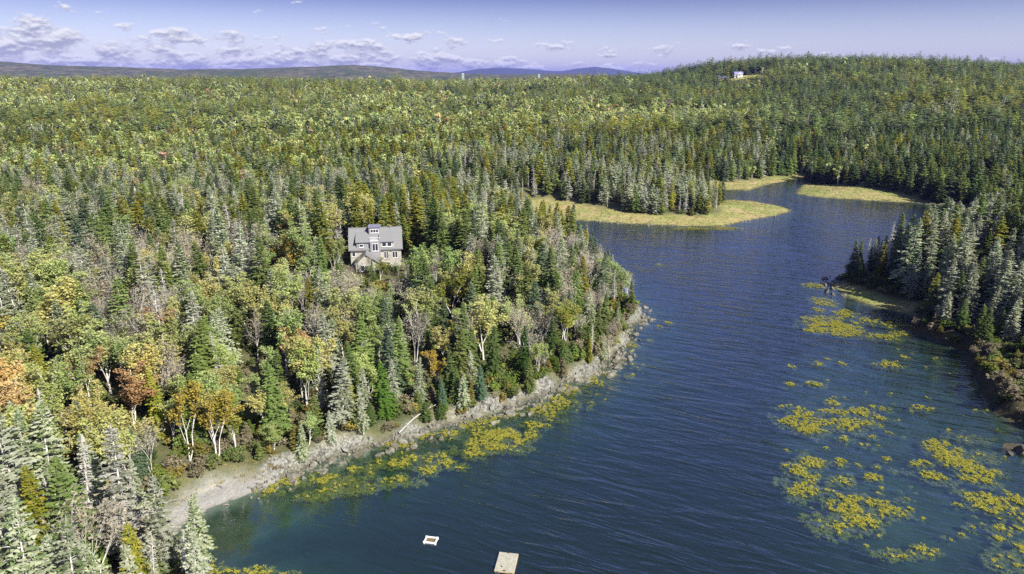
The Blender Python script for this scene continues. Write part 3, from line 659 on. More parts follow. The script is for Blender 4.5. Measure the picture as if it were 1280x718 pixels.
# particular trees of the photograph: (kind, base pixel, height, tint pair, label, trunk shape)
BRIGHT = ((.15, .22, .06), (.27, .31, .13)); GOLD = ((.34, .29, .05), (.44, .34, .08)); YG = ((.20, .25, .04), (.36, .33, .07))
hero = [
 ('spruce', 100, 716, 17, BRIGHT, 'bright yellow-green spruce among the pale grey spruces below the orange maples'),
 ('broad', 118, 520, 13, AUT[0], 'orange-tan maple above the gravel beach, standing among yellow-green maples'),
 ('broad', 172, 548, 14, AUT[1], 'deep orange maple with pale trunks, next to the smaller tan maple'),
 ('broad', 236, 580, 14, GOLD, 'golden birch with several white stems rising behind the gravel beach'),
 ('broad', 268, 585, 13, GOLD, 'golden birch leaning out over the green bushes beside the beach'),
 ('broad', 296, 570, 12, YG, 'yellow-green birch with forked white trunk between the beach and the rocky bank'),
 ('bare', 145, 432, 12, TC['bare'][0], 'wide leafless grey tree with a fan of fine branches in the western woods'),
 ('bare', 322, 452, 12, TC['bare'][1], 'leafless brown-grey tree with many upright branches below the golden birches'),
 ('bare', 390, 440, 12, TC['bare'][0], 'leafless grey tree downhill from the grey house'),
 ('bare', 415, 372, 8, TC['bare'][0], 'small leafless pale tree just outside the house on its west side'),
 ('bare', 508, 352, 7, TC['bare'][1], 'small leafless pinkish tree at the east corner of the house'),
 ('bare', 449, 341, 6, TC['bare'][0], 'small leafless pale tree under the western corner of the house front'),
 ('bare', 463, 346, 6.5, TC['bare'][0], 'small leafless pale tree straight before the low front gable of the house'),
 ('bare', 486, 341, 6.2, TC['bare'][1], 'leafless brownish tree before the cream wall of the house'),
 ('bare', 498, 344, 6.5, TC['bare'][0], 'leafless pale tree just below the eastern end of the house front'),
 ('broad', 476, 352, 7, YG, 'small yellow-green maple below the middle of the house front'),
 ('spruce', 468, 362, 8, TC['spruce'][2], 'young mid green spruce below the low front gable of the house'),
 ('snag', 423, 318, 15, TC['snag'][0], 'bare pole-like dead spruce standing west of the house, the taller of two'),
 ('snag', 427, 316, 14, TC['snag'][0], 'bare pole-like dead spruce standing west of the house, the shorter of two'),
 ('broad', 356, 352, 13, GOLD, 'golden birch with long white trunk standing uphill west of the house'),
 ('broad', 376, 356, 14, GOLD, 'taller golden birch with white trunk standing closest west of the house'),
 ('broad', 258, 292, 13, ((.24, .26, .03), (.36, .34, .05)), 'round bright yellow-green maple in the dark spruces northwest of the house'),
 ('broad', 62, 262, 11, AUT[0], 'small orange maple deep in the woods at the western edge'),
 ('broad', 168, 312, 11, AUT[2], 'rusty pink maple nearly leafless in the western woods'),
 ('broad', 515, 262, 12, AUT[2], 'rusty pink maple behind the house roof'),
 ('broad', 100, 318, 9, BRIGHT, 'small bright green maple beside the rusty pink maple'),
 ('broad', 535, 300, 11, YG, 'yellow-green maple touching the east side of the house'),
 ('broad', 566, 410, 15, YG, 'tall yellow-green birch with single white trunk on the slope east of the house'),
 ('bare', 520, 458, 13, TC['bare'][0], 'leafless grey tree with twin pale trunks on the slope above the log'),
 ('bare', 638, 410, 9, TC['bare'][0], 'leafless grey tree with twisted branches in the middle of the point'),
 ('broad', 708, 440, 13, YG, 'yellow-green birch with white trunk near the outer end of the rocky bank'),
 ('broad', 545, 490, 9, ((.36, .3, .05), (.5, .34, .06)), 'yellow and orange young maple on the slope above the drift log'),
 ('spruce', 616, 478, 13, TC['spruce'][0], 'dark pointed spruce in the middle of the slope above the rocky bank'),
 ('spruce', 655, 472, 12, ((.045, .095, .02), (.1, .14, .05)), 'broad dark green spruce leaning over the rocky bank'),
 ('spruce', 600, 506, 8, ((.09, .17, .10), (.2, .26, .16)), 'small blue-green spruce at the top edge of the rocky bank'),
 ('spruce', 553, 516, 7, ((.10, .18, .11), (.22, .27, .17)), 'small round blue-green spruce above the end of the drift log'),
 ('spruce', 748, 426, 9, TC['spruce'][1], 'dark green spruce alone on the grey shore near the point'),
 ('spruce', 789, 390, 8.5, TC['spruce'][1], 'lone open-branched spruce at the very tip of the point over the water'),
 ('spruce', 690, 452, 10, TC['spruce'][0], 'dark spruce beside the white-trunked birch near the outer bank'),
 ('spruce', 480, 522, 12, ((.09, .19, .03), (.2, .26, .06)), 'bright green spruce at the water side of the woods above the log'),
 ('lichen', 430, 536, 14, TC['lichen'][2], 'very pale grey lichen-covered spruce above the narrow shore west of the log'),
 ('lichen', 160, 700, 19, ((.22, .23, .17), (.46, .46, .40)), 'tallest ash-grey spruce beside the gravel beach, trunk showing through'),
 ('lichen', 20, 716, 18, TC['lichen'][2], 'tall pale green-grey spruce at the western edge below the maples'),
 ('lichen', 205, 716, 14, ((.18, .21, .12), (.40, .41, .33)), 'pale grey-green spruce overhanging the water below the beach'),
 ('snag', 1081, 345, 13, TC['snag'][0], 'thin bare dead spruce at the tip of the wooded headland across the water'),
 ('golden', 1100, 352, 12, ((.13, .15, .03), (.26, .24, .05)), 'yellow-green spruce near the tip of the headland across the water'),
 ('lichen', 1175, 402, 17, TC['lichen'][2], 'tall pale lichen-grey spruce leading the headland trees across the water'),
 ('lichen', 1205, 408, 17, TC['lichen'][0], 'tall white-trunked spruce deep in the headland trees'),
]
hero_rows = []
for k, hpx, hpy, H, tp, lab in hero:
    x, y, z = at_ground(hpx, hpy)
    hero_rows.append((k, x, y, z, H, tp, lab))
hp = np.array([(r[1], r[2]) for r in hero_rows]); hk = np.array([{'broad': 3.4, 'bare': 3.6, 'snag': 1.5, 'spruce': 2.4, 'golden': 2.2, 'lichen': 2.6}[r[0]] for r in hero_rows])
dmin = np.sqrt(((pt[:, None, :] - hp[None]) ** 2).sum(2)) if n < 80000 else None
keep = (dmin > hk[None]).all(1)
# low growth only, toward the viewer, where a particular tree shows down to its foot
pxt, pytop = proj(pt[:, 0], pt[:, 1], zz + Hs)
for r in hero_rows:
    hpx, hpy = proj(r[1], r[2], r[3] + r[4] * .55); front = (pt[:, 1] < r[2]) & (pt[:, 1] > r[2] - 45) & (np.abs(px - hpx) < 9) & (pytop < hpy)
    keep &= ~front
# keep the view to the house open as it is: nothing tall just downhill
hfront = (np.abs(px - 474) < 46) & (pt[:, 1] < HY - 6) & (pt[:, 1] > HY - 110) & (pytop < 313)
Hs = np.where(hfront, np.maximum(1.5, Hs * .45), Hs); pytop2 = proj(pt[:, 0], pt[:, 1], zz + Hs)[1]
keep &= ~(hfront & (pytop2 < 313))
# the beach and the bank stay in view past the trees of the near edge
sel = np.where(keep)[0]

# individuals: the trees that show largest, up to about 300 of a kind
CAP = {'spruce': 270, 'golden': 170, 'lichen': 270, 'snag': 60, 'broad': 250, 'bare': 110, 'shrub': 60}
NAME = {'spruce': 'spruce_tree', 'golden': 'golden_spruce', 'lichen': 'lichen_spruce', 'snag': 'dead_spruce', 'broad': 'broadleaf_tree', 'bare': 'bare_tree', 'shrub': 'shrub'}
CATN = {'shrub': 'shrub'}
inview = (px > -25) & (px < 1305) & (pytop < 712) & (pt[:, 1] > 62)
dcam = np.hypot(np.hypot(pt[:, 0], pt[:, 1]), CAM_H - zz); size = Hs / dcam
single = np.zeros(n, bool)
for k, cap in CAP.items():
    ii = sel[(kidx[sel] == KN.index(k)) & inview[sel]]
    single[ii[np.argsort(-size[ii])][:cap]] = True
made = []                                           # (object, kind, base px, label parts)
used = {}
def plant(kind, x, y, z, H, tp, rot, name=None):
    vs = KIND[kind]; i = used.get(kind, 0); used[kind] = i + 1
    cm, tm, H0 = vs[(i * 5 + int(abs(x) * 7)) % len(vs)]
    r = empty(NAME[kind], (x, y, z - .15), rot); sc = H / H0
    wd = (rng.uniform(.85, 1.15) if kind != 'shrub' else 1) * sc ** .15
    r.scale = (sc * wd, sc * wd, sc)
    if kind != 'shrub': r.rotation_euler = (rng.normal(0, .035), rng.normal(0, .035), rot)
    c_ = link('crown', cm, r); link('trunk', tm, r)
    c_['tint'] = [float(a) for a in tp[0]]; c_['tint2'] = [float(a) for a in tp[1]]
    return r
for r in hero_rows:
    o = plant(r[0], r[1], r[2], r[3], r[4], r[5], rng.uniform(0, 6.28)); tag(o, r[6], 'tree', 'trees of note around the cove')
for i in np.where(single)[0]:
    k = KN[kidx[i]]
    o = plant(k, pt[i, 0], pt[i, 1], zz[i], Hs[i], (tint[i], tint2[i]), rng.uniform(0, 6.28))
    made.append((o, k, px[i], py[i], Hs[i], int(aut[i]), tint[i]))
# labels: look, then the place it stands by
TONE = {'spruce': lambda a, t: 'bright green spruce' if t[1] > .125 else 'dark green spruce' if t[1] < .088 else 'mid green spruce',
        'golden': lambda a, t: 'golden-tipped olive spruce' if t[0] > .1 else 'narrow olive green spruce',
        'lichen': lambda a, t: 'pale ash-grey lichened spruce' if t[0] > .155 else 'grey-green lichened spruce' if t[0] > .115 else 'dull green lichened spruce',
        'snag': lambda a, t: 'bare dead spruce', 'bare': lambda a, t: 'leafless grey-brown tree',
        'broad': lambda a, t: ('orange maple', 'deep orange maple', 'rusty pink maple', 'golden yellow maple')[a] if a >= 0 else 'yellowing birch' if t[0] > .24 else 'yellow-green maple' if t[0] > .165 else 'fresh green maple',
        'shrub': lambda a, t: 'low green bush' if t[1] > t[0] * 1.15 else 'low yellowish bush'}
ANCH = [('the grey house', 474, 315), ('the gravel beach', 260, 615), ('the drift log', 535, 528), ('the rocky tip of the point', 790, 395), ('the white rock ledge', 690, 480), ('the long marsh point', 800, 275), ('the marsh point tip', 940, 262),
        ('the inner cove marsh', 930, 232), ('the second marsh point', 1060, 243), ('the headland tip', 1050, 352), ('the headland white rocks', 1140, 405), ('the headland middle', 1220, 380), ('the deep orange maple', 172, 520), ('the bright yellow-green spruce', 100, 660),
        ('the tallest ash-grey spruce', 160, 640), ('the wide leafless tree', 145, 410), ('the two golden birches', 366, 335), ('the round yellow-green maple', 258, 275), ('the small orange woodland maple', 62, 250), ('the rusty pink maple', 168, 300), ('the two bare poles', 425, 300),
        ('the dark pointed spruce', 616, 440), ('the single white-trunked birch', 566, 385), ('the golden beachside birches', 250, 560), ('the very pale shore spruce', 430, 500), ('the leafless twin trunks', 520, 430), ('the eastern dark shore', 1215, 262),
        ('the narrow bank rocks', 400, 560), ('the leafless brown-grey tree', 322, 430), ('the maple behind the house', 515, 255), ('the western frame edge woods', 10, 400), ('the western upper woods', 30, 330), ('the woods above the marsh', 700, 245), ('the woods behind the point', 610, 275)]
byl = {}
for o, k, x, y, H, a, t in made:
    y2 = y - 12; d = [((x - ax) ** 2 + ((y2 - ay) * 1.3) ** 2, nm, x - ax, y2 - ay) for nm, ax, ay in ANCH]
    _, nm, dx, dy = min(d)
    rel = ('right of' if dx > 0 else 'left of') if abs(dx) > abs(dy) * 1.1 else ('below' if dy > 0 else 'above')
    if math.hypot(dx, dy) > 45: rel = 'well ' + rel
    hs = 'tall ' if H > 14.5 else 'short ' if H < 9 and k != 'shrub' else ''
    byl.setdefault(f'{hs}{TONE[k](a, t)} {rel} {nm}', []).append((x, o))
ORD = ['leftmost', 'second from left', 'third from left', 'fourth from left', 'fifth from left', 'sixth from left', 'seventh from left', 'eighth from left', 'ninth from left', 'tenth from left', 'eleventh from left', 'twelfth from left']
gid = 0
for lab, v in byl.items():
    v.sort(key=lambda q: q[0]); gid += 1
    for j, (x, o) in enumerate(v):
        l2 = lab
        if 1 < len(v) <= 12: l2 = lab + ', ' + (ORD[j] if j < len(v) - 1 or len(v) == 1 else 'rightmost')
        g = {'spruce_tree': 'green spruces around the cove', 'golden_spruce': 'olive spruces around the cove', 'lichen_spruce': 'lichen-grey spruces around the cove', 'dead_spruce': 'dead spruces around the cove',
             'broadleaf_tree': 'maples and birches around the cove', 'bare_tree': 'leafless trees around the cove', 'shrub': 'bushes around the cove'}[o.name.split('.')[0]]
        tag(o, l2, 'bush' if o.name.startswith('shrub') else 'tree', g)

# everything else of the wood, and the low growth, as stuff
def scatter(name, P3, var, rot, scl, t1, t2, coll):
    me = bpy.data.meshes.new(name); me.vertices.add(len(P3)); me.vertices.foreach_set('co', np.asarray(P3, np.float32).ravel())
    for an, ty, key, data in (('variant', 'INT', 'value', var), ('turn', 'FLOAT_VECTOR', 'vector', rot), ('size', 'FLOAT_VECTOR', 'vector', scl), ('tint', 'FLOAT_VECTOR', 'vector', t1), ('tint2', 'FLOAT_VECTOR', 'vector', t2)):
        a = me.attributes.new(an, ty, 'POINT'); a.data.foreach_set(key, np.asarray(data, np.int32 if ty == 'INT' else np.float32).ravel())
    o = link(name, me); tag(o, kind='stuff')
    g = bpy.data.node_groups.new(name + '_scatter', 'GeometryNodeTree')
    g.interface.new_socket('Geometry', in_out='INPUT', socket_type='NodeSocketGeometry'); g.interface.new_socket('Geometry', in_out='OUTPUT', socket_type='NodeSocketGeometry')
    gi = g.nodes.new('NodeGroupInput'); go = g.nodes.new('NodeGroupOutput'); ip = g.nodes.new('GeometryNodeInstanceOnPoints'); ci = g.nodes.new('GeometryNodeCollectionInfo')
    ci.inputs['Collection'].default_value = coll; ci.inputs['Separate Children'].default_value = True; ci.inputs['Reset Children'].default_value = True
    def na(nm, ty): q = g.nodes.new('GeometryNodeInputNamedAttribute'); q.data_type = ty; q.inputs['Name'].default_value = nm; return q.outputs['Attribute']
    g.links.new(gi.outputs[0], ip.inputs['Points']); g.links.new(ci.outputs[0], ip.inputs['Instance']); ip.inputs['Pick Instance'].default_value = True
    g.links.new(na('variant', 'INT'), ip.inputs['Instance Index']); e = g.nodes.new('FunctionNodeEulerToRotation'); g.links.new(na('turn', 'FLOAT_VECTOR'), e.inputs[0])
    g.links.new(e.outputs[0], ip.inputs['Rotation']); g.links.new(na('size', 'FLOAT_VECTOR'), ip.inputs['Scale']); g.links.new(ip.outputs[0], go.inputs[0])
    md = o.modifiers.new('scatter', 'NODES'); md.node_group = g
    return o
H0 = {k: KIND[k][0][2] for k in KN}
rest = sel[~single[sel]]
var = np.zeros(len(rest), int); scl = np.zeros((len(rest), 3))
for q, i in enumerate(rest):
    k = KN[kidx[i]]; lod = min(int(lodv[i]) - 0, 2); lod = 0 if lodv[i] == 0 else 1 if lodv[i] == 1 else 2
    if k == 'shrub': lod = min(lod, 1)
    o_ = SRC[(k, lod)]; var[q] = o_[int(rng.integers(len(o_)))]
    s = Hs[i] / H0[k]; w = s * rng.uniform(.88, 1.15) * (1, 1.08, 1.25, 1.3)[int(lodv[i])]; scl[q] = (w, w, s)
rot = rng.normal(0, .035, (len(rest), 3)); rot[:, 2] = rng.uniform(0, 6.28, len(rest))
scatter('forest', np.column_stack([pt[rest], zz[rest] - .2]), var, rot, scl, tint[rest], tint2[rest], src)

# undergrowth: bushes and saplings along the wood's edges and under the trees
uc = jitter(60, 340, 2.0, lx, rx); uz, us, ub, um = height(uc)
un = fbm(uc[:, 0], uc[:, 1], 8, 3); ux = (uc[:, 0] - HX) * c + (uc[:, 1] - HY) * s_; uy = -(uc[:, 0] - HX) * s_ + (uc[:, 1] - HY) * c
uk = (us > np.where((uc[:, 0] > 85), .4, 1.0) + np.where(uc[:, 0] > 85, 1.5, 1.7) * un) & (ub < -.3) & (um < -.5) & ~((np.abs(ux) < 8.5) & (np.abs(uy) < 7)) & (rng.random(len(uc)) < np.where(us < 14, .9, .26))
uc, uz, us = uc[uk], uz[uk], us[uk]; m_ = len(uc)
sh = SRC[('shrub', 0)] + SRC[('shrub', 1)]; sap = SRC[('spruce', 1)]
isap = rng.random(m_) < .3
var = np.where(isap, np.array(sap)[rng.integers(len(sap), size=m_)], np.array(sh)[rng.integers(len(sh), size=m_)])
s = np.where(isap, rng.uniform(.12, .3, m_), rng.uniform(.4, 1.25, m_)); scl = np.column_stack([s * np.where(isap, 1.3, 1)] * 2 + [s]); rot = np.zeros((m_, 3)); rot[:, 2] = rng.uniform(0, 6.28, m_)
t1 = np.zeros((m_, 3)); t2 = np.zeros((m_, 3))
for i in range(m_):
    a, b = random.choice(TC['shrub'] + TC['spruce'][:2] + [((.2, .18, .11), (.3, .26, .17))] * 2); v = rng.uniform(.8, 1.2); t1[i] = np.array(a) * v; t2[i] = np.array(b) * v
scatter('undergrowth', np.column_stack([uc, uz - .1]), var, rot, scl, t1, t2, src)
print('trees', n, 'single', int(single.sum()), 'rest', len(rest), 'under', m_)

#@@PART2
# ------------------------------------------------------------------ the grey house above the cove
def window(parent, x0, x1, z0, z1, y, panes, frame_mat='white'):
    """A framed window in a wall facing -Y at depth y."""
    t = .11; m = MB()
    m.box(x0, y - .10, z0, x0 + t, y + .02, z1).box(x1 - t, y - .10, z0, x1, y + .02, z1).box(x0 + t, y - .10, z0, x1 - t, y + .02, z0 + t).box(x0 + t, y - .10, z1 - t, x1 - t, y + .02, z1)
    w = (x1 - x0) / panes
    for k in range(1, panes): m.box(x0 + w * k - t * .6, y - .09, z0 + t, x0 + w * k + t * .6, y + .02, z1 - t)
    f = m.build('window', M[frame_mat], parent)
    for k in range(panes):
        MB().box(x0 + w * k + t * .62, y - .045, z0 + t + .004, x0 + w * (k + 1) - t * .62, y - .02, z1 - t - .004).build('pane', M['glass'], f)
    MB().box(x0 - .08, y - .2, z0 - .1, x1 + .08, y + .02, z0 - .003).build('sill', M['white'], f)
    return f
def shingles(roof, a, b, c_, d, rows):
    """Raised shingle courses on a roof sheet a-b (eave) c-d (ridge)."""
    a, b, c_, d = map(Vector, (a, b, c_, d)); n_ = (b - a).cross(d - a).normalized(); m = MB()
    for k in range(rows):
        t0, t1 = k / rows, (k + 1.0) / rows
        p, q, r, s = a.lerp(d, t0), b.lerp(c_, t0), b.lerp(c_, t1), a.lerp(d, t1)
        m.poly([p + n_ * .006, q + n_ * .006, r + n_ * .006, s + n_ * .006, p + n_ * .045, q + n_ * .045], [(4, 5, 2, 3), (0, 1, 5, 4), (0, 4, 3), (1, 2, 5)])
    o = m.build('shingle_course', M['shingle'], roof); o['kind'] = 'stuff'; return o
def grey_house():
    h = tag(empty('house', (HX, HY, gz(HX, HY) - .1), HOUSE_YAW), 'grey-roofed house with central tower and cream walls alone in the woods', 'house')
    # body: walls with gables
    w = MB()
    w.box(-7.2, -4.6, -1.5, 7.2, 4.6, 5.3)
    for x0, x1 in ((-7.2, -6.95), (6.95, 7.2)): w.poly([(x0, -4.6, 5.3), (x0, 4.6, 5.3), (x0, 0, 9.95), (x1, -4.6, 5.3), (x1, 4.6, 5.3), (x1, 0, 9.95)], [(0, 2, 1), (3, 4, 5), (0, 3, 5, 2), (1, 2, 5, 4)])
    w.build('wall', M['siding'], h)
    A = [(-7.7, -5.3, 5.15), (7.7, -5.3, 5.15), (7.7, 0, 10.5), (-7.7, 0, 10.5)]; B = [(7.7, 5.3, 5.15), (-7.7, 5.3, 5.15), (-7.7, 0.004, 10.5), (7.7, 0.004, 10.5)]
    r = MB().slab(*A, .25).slab(*B, .25).build('roof', M['shingle'], h)
    shingles(r, *A, 14); shingles(r, *B, 14)
    MB().box(-7.72, -.16, 10.47, -1.9, .16, 10.6).build('ridge_cap', M['shingle'], r); MB().box(1.5, -.16, 10.47, 7.72, .16, 10.6).build('ridge_cap', M['shingle'], r)
    MB().box(-7.74, -5.42, 4.9, 7.74, -5.32, 5.12).build('gutter', M['grey_siding'], r)
    MB().bar((4.3, -.4, 9.9), (4.3, -.4, 11.2), .13, n=8).build('vent_pipe', M['grey_siding'], r)
    # tower
    t = MB().box(-1.8, -2.2, 7.0, 1.4, 1.4, 10.9).build('tower', M['grey_siding'], h)
    MB().slab((-2.0, -2.5, 11.02), (1.6, -2.5, 11.02), (1.6, 1.6, 11.1), (-2.0, 1.6, 11.1), .1).build('tower_roof', M['slate_blue'], t)
    window(t, -1.35, .95, 9.3, 10.4, -2.2, 3)
    b = MB().box(-1.75, -4.4, 7.3, 1.35, -2.21, 7.5).build('balcony', M['white'], h)
    m = MB()
    for x in np.linspace(-1.68, 1.28, 9): m.box(x - .03, -4.36, 7.5, x + .03, -4.3, 8.35)
    m.box(-1.75, -4.4, 8.35, 1.35, -4.26, 8.43); m.build('railing', M['white'], b)
    bay = MB().box(-1.5, -5.6, -1.5, 1.35, -4.61, 7.29).build('bay', M['grey_siding'], h)
    window(bay, -.95, .75, 4.7, 6.9, -5.6, 2)
    # dormers
    for x0, x1, mm_, wn in ((-5.35, -1.52, 'grey_siding', None), (1.37, 5.2, 'siding', (1.8, 4.6))):
        d = MB().poly([(x0, -4.9, 5.45), (x1, -4.9, 5.45), (x1, -4.9, 7.3), (x0, -4.9, 7.3), (x0, -3.0, 7.35), (x1, -3.0, 7.35), (x1, -1.95, 8.4), (x0, -1.95, 8.4)],
                      [(0, 1, 2, 3), (0, 3, 7, 4), (1, 5, 6, 2), (3, 2, 6, 7), (0, 4, 5, 1), (4, 7, 6, 5)]).build('dormer', M[mm_], h)
        q = [(x0 - .3, -5.35, 7.25), (x1 + .1, -5.35, 7.25), (x1 + .1, -1.2, 9.33), (x0 - .3, -1.2, 9.33)]
        dr = MB().slab(*q, .16).build('dormer_roof', M['shingle'], d)
        if wn:
            window(d, wn[0], (wn[0] + wn[1]) / 2 - .1, 5.75, 6.95, -4.9, 1); window(d, (wn[0] + wn[1]) / 2 + .1, wn[1], 5.75, 6.95, -4.9, 1)
        else: window(d, -4.6, -3.4, 5.8, 6.7, -4.9, 1)
    # lower front wing
    X0, X1, XM, Y0, Y1 = -5.6, .9, -2.7, -10.6, -5.62
    wg = MB().poly([(X0, Y0, -2), (X1, Y0, -2), (X1, Y0, 2.6), (XM, Y0, 5.0), (X0, Y0, 2.6), (X0, Y1 + .9, -2), (X1, Y1, -2), (X1, Y1, 2.6), (XM, Y1, 5.0), (X0, Y1, 2.6)],
                   [(0, 1, 2, 3, 4), (0, 4, 9, 5), (1, 6, 7, 2), (2, 7, 8, 3), (3, 8, 9, 4), (5, 9, 8, 7, 6)]).build('wing', M['siding'], h)
    e = .45; k1 = 2.4 / (X1 - XM); k0 = 2.4 / (XM - X0)
    MB().slab((X1 + e, Y0 - .5, 2.7 - e * k1), (X1 + e, Y1 + .3, 2.7 - e * k1), (XM, Y1 + .3, 5.15), (XM, Y0 - .5, 5.15), .18).slab((X0 - e, Y1 + .3, 2.7 - e * k0), (X0 - e, Y0 - .5, 2.7 - e * k0), (XM - .003, Y0 - .5, 5.15), (XM - .003, Y1 + .3, 5.15), .18).build('wing_roof', M['shingle'], wg)
    window(wg, -4.3, -1.0, .2, 1.9, Y0, 3)
    window(h, 2.2, 3.6, 2.2, 4.2, -4.6, 2); window(h, 4.6, 6.2, 2.2, 4.2, -4.6, 2); window(h, -6.8, -5.8, 3.0, 4.4, -4.6, 1)
    MB().box(1.5, -7.4, .35, 7.2, -4.62, .55).build('deck', M['plank'], h)
grey_house()

# ------------------------------------------------------------------ white houses on the far hill
def far_house(name, x, y, z, w, d, hgt, yaw, label, gable, chim):
    h = tag(empty(name, (x, y, z), yaw), label, 'house', 'white houses on the far hill')
    wl = MB().box(-w / 2, -d / 2, -3, w / 2, d / 2, hgt)
    for a, b in ((-w / 2, -w / 2 + .3), (w / 2 - .3, w / 2)): wl.poly([(a, -d / 2, hgt), (a, d / 2, hgt), (a, 0, hgt + d * .38), (b, -d / 2, hgt), (b, d / 2, hgt), (b, 0, hgt + d * .38)], [(0, 2, 1), (3, 4, 5), (0, 3, 5, 2), (1, 2, 5, 4)])
    wl.build('wall', M['white'], h)
    r = MB().slab((-w / 2 - .6, -d / 2 - .6, hgt - .35), (w / 2 + .6, -d / 2 - .6, hgt - .35), (w / 2 + .6, 0, hgt + d * .42), (-w / 2 - .6, 0, hgt + d * .42), .3).slab((w / 2 + .6, d / 2 + .6, hgt - .35), (-w / 2 - .6, d / 2 + .6, hgt - .35), (-w / 2 - .6, .01, hgt + d * .42), (w / 2 + .6, .01, hgt + d * .42), .3).build('roof', M['blue_roof'], h)
    if chim: MB().box(w * .2, -.5, hgt + d * .2, w * .2 + 1.1, .5, hgt + d * .42 + 1.6).build('chimney', M['grey_siding'], r)
    if gable:
        g = MB().poly([(-2.2, -d / 2 - 2, -3), (4, -d / 2 - 2, -3), (4, -d / 2 - 2, hgt), (.9, -d / 2 - 2, hgt + 3.2), (-2.2, -d / 2 - 2, hgt), (-2.2, 0, -3), (4, 0, -3), (4, 0, hgt), (.9, 0, hgt + 3.2), (-2.2, 0, hgt)], [(0, 1, 2, 3, 4), (0, 4, 9, 5), (1, 6, 7, 2), (2, 7, 8, 3), (3, 8, 9, 4)]).build('front_gable', M['white'], h)
        window(g, -.9, 2.7, hgt - 2.4, hgt - .3, -d / 2 - 2, 2)
    for x0 in np.linspace(-w / 2 + 1.2, w / 2 - 3, 4):
        if not (gable and -4.4 < x0 < 4): window(h, x0, x0 + 1.5, 1.2, 3.1, -d / 2, 1)
far_house('house', FH[0] + 3, FH[1] + 3, FH[2] + .5, 13.5, 9, 5.6, -.12, 'tall white house with gable on the lawn of the far wooded hill', True, True)
fx2, fy2 = FH[0] - 22, FH[1] + 5
far_house('house', fx2, fy2, gz(fx2, fy2) + .3, 17, 7.5, 2.6, .05, 'long low white house with blue-grey roof left of the taller hilltop house', False, False)
def lawn_patch():
    xs = np.linspace(FH[0] - 45, FH[0] + 50, 30); ys = np.linspace(FH[1] - 36, FH[1] + 12, 16); X, Y = np.meshgrid(xs, ys); p = np.stack([X.ravel(), Y.ravel()], 1)
    z = height(p)[0] + .12; i = np.arange(len(p)).reshape(16, 30); f = np.stack([i[:-1, :-1].ravel(), i[:-1, 1:].ravel(), i[1:, 1:].ravel(), i[1:, :-1].ravel()], 1)
    tag(link('lawn', mesh('lawn', np.column_stack([p, z]), f, [M['lawn']], True)), kind='structure')
lawn_patch()

# ------------------------------------------------------------------ bridge towers beyond the woods
def bridge_tower(px_, top_py, Y, w, label):
    x = (px_ - 640) / FPX * Y; top = CAM_H + (97 - top_py) / FPX * Y
    t = tag(empty('bridge_tower', (x, Y, 0), .5), label, 'bridge tower', 'green bridge towers far beyond the woods')
    for sx in (-1, 1):
        MB().poly([(sx * w * .62 - 1.6, -2, -3), (sx * w * .62 + 1.6, -2, -3), (sx * w * .62 + 1.6, 2, -3), (sx * w * .62 - 1.6, 2, -3), (sx * w * .5 - 1.2, -1.5, top), (sx * w * .5 + 1.2, -1.5, top), (sx * w * .5 + 1.2, 1.5, top), (sx * w * .5 - 1.2, 1.5, top)],
                  [(0, 3, 2, 1), (4, 5, 6, 7), (0, 1, 5, 4), (1, 2, 6, 5), (2, 3, 7, 6), (3, 0, 4, 7)]).build('leg', M['tower_green'], t)
    for f_ in (.4, .66, .86, .97): MB().box(-w * .52, -1, top * f_ - 1.3, w * .52, 1, top * f_ + 1.3).build('crossbeam', M['tower_green'], t)
    for f0, f1 in ((.4, .66), (.66, .86)):
        MB().bar((-w * .5, 0, top * f0), (w * .5, 0, top * f1), .7).build('brace', M['tower_green'], t); MB().bar((w * .5, 0, top * f0), (-w * .5, .8, top * f1), .7).build('brace', M['tower_green'], t)
bridge_tower(581, 92, 2300, 5.0, 'pale green bridge tower nearer the middle of the skyline, the taller showing one')
bridge_tower(672, 93.2, 2450, 4.6, 'pale green bridge tower in front of the blue mountains')

# ------------------------------------------------------------------ rocks
def rock_mesh(seed):
    random.seed(seed); bm = bmesh.new(); bmesh.ops.create_icosphere(bm, subdivisions=2, radius=1)
    cuts = [(Vector((random.gauss(0, 1), random.gauss(0, 1), random.gauss(0, .8))).normalized(), U(.35, .8)) for _ in range(13)]
    for v in bm.verts:
        for nn, d in cuts:
            e = v.co.dot(nn)
            if e > d: v.co -= nn * (e - d)
        v.co *= 1 + U(-.11, .11)
        v.co.x *= 1.25; v.co.z *= .72
    bmesh.ops.triangulate(bm, faces=bm.faces[:]); me = bpy.data.meshes.new('rock'); bm.to_mesh(me); bm.free(); me.materials.append(ROCK); return me
RM = [rock_mesh(900 + i) for i in range(9)]
rsrc = bpy.data.collections.new('rock_kinds')
for i, me in enumerate(RM): rsrc.objects.link(bpy.data.objects.new('rubble.%03d' % i, me))
def along(p0, p1, k):
    """Spots along the water's edge between two of its corners."""
    seg = P(SHORE_PX_L); out = []
    ln = [np.linalg.norm(seg[i + 1] - seg[i]) for i in range(p0, p1)]; tot = sum(ln)
    for t in (rng.uniform(0, k, k)) / k * tot:
        i = p0
        while t > ln[i - p0] and i < p1 - 1: t -= ln[i - p0]; i += 1
        a, b = seg[i], seg[i + 1]; d = (b - a) / (np.linalg.norm(b - a) + 1e-9); out.append((a + d * t, np.array((-d[1], d[0]))))
    return out                                     # inland normal: to the left when walking away from the viewer
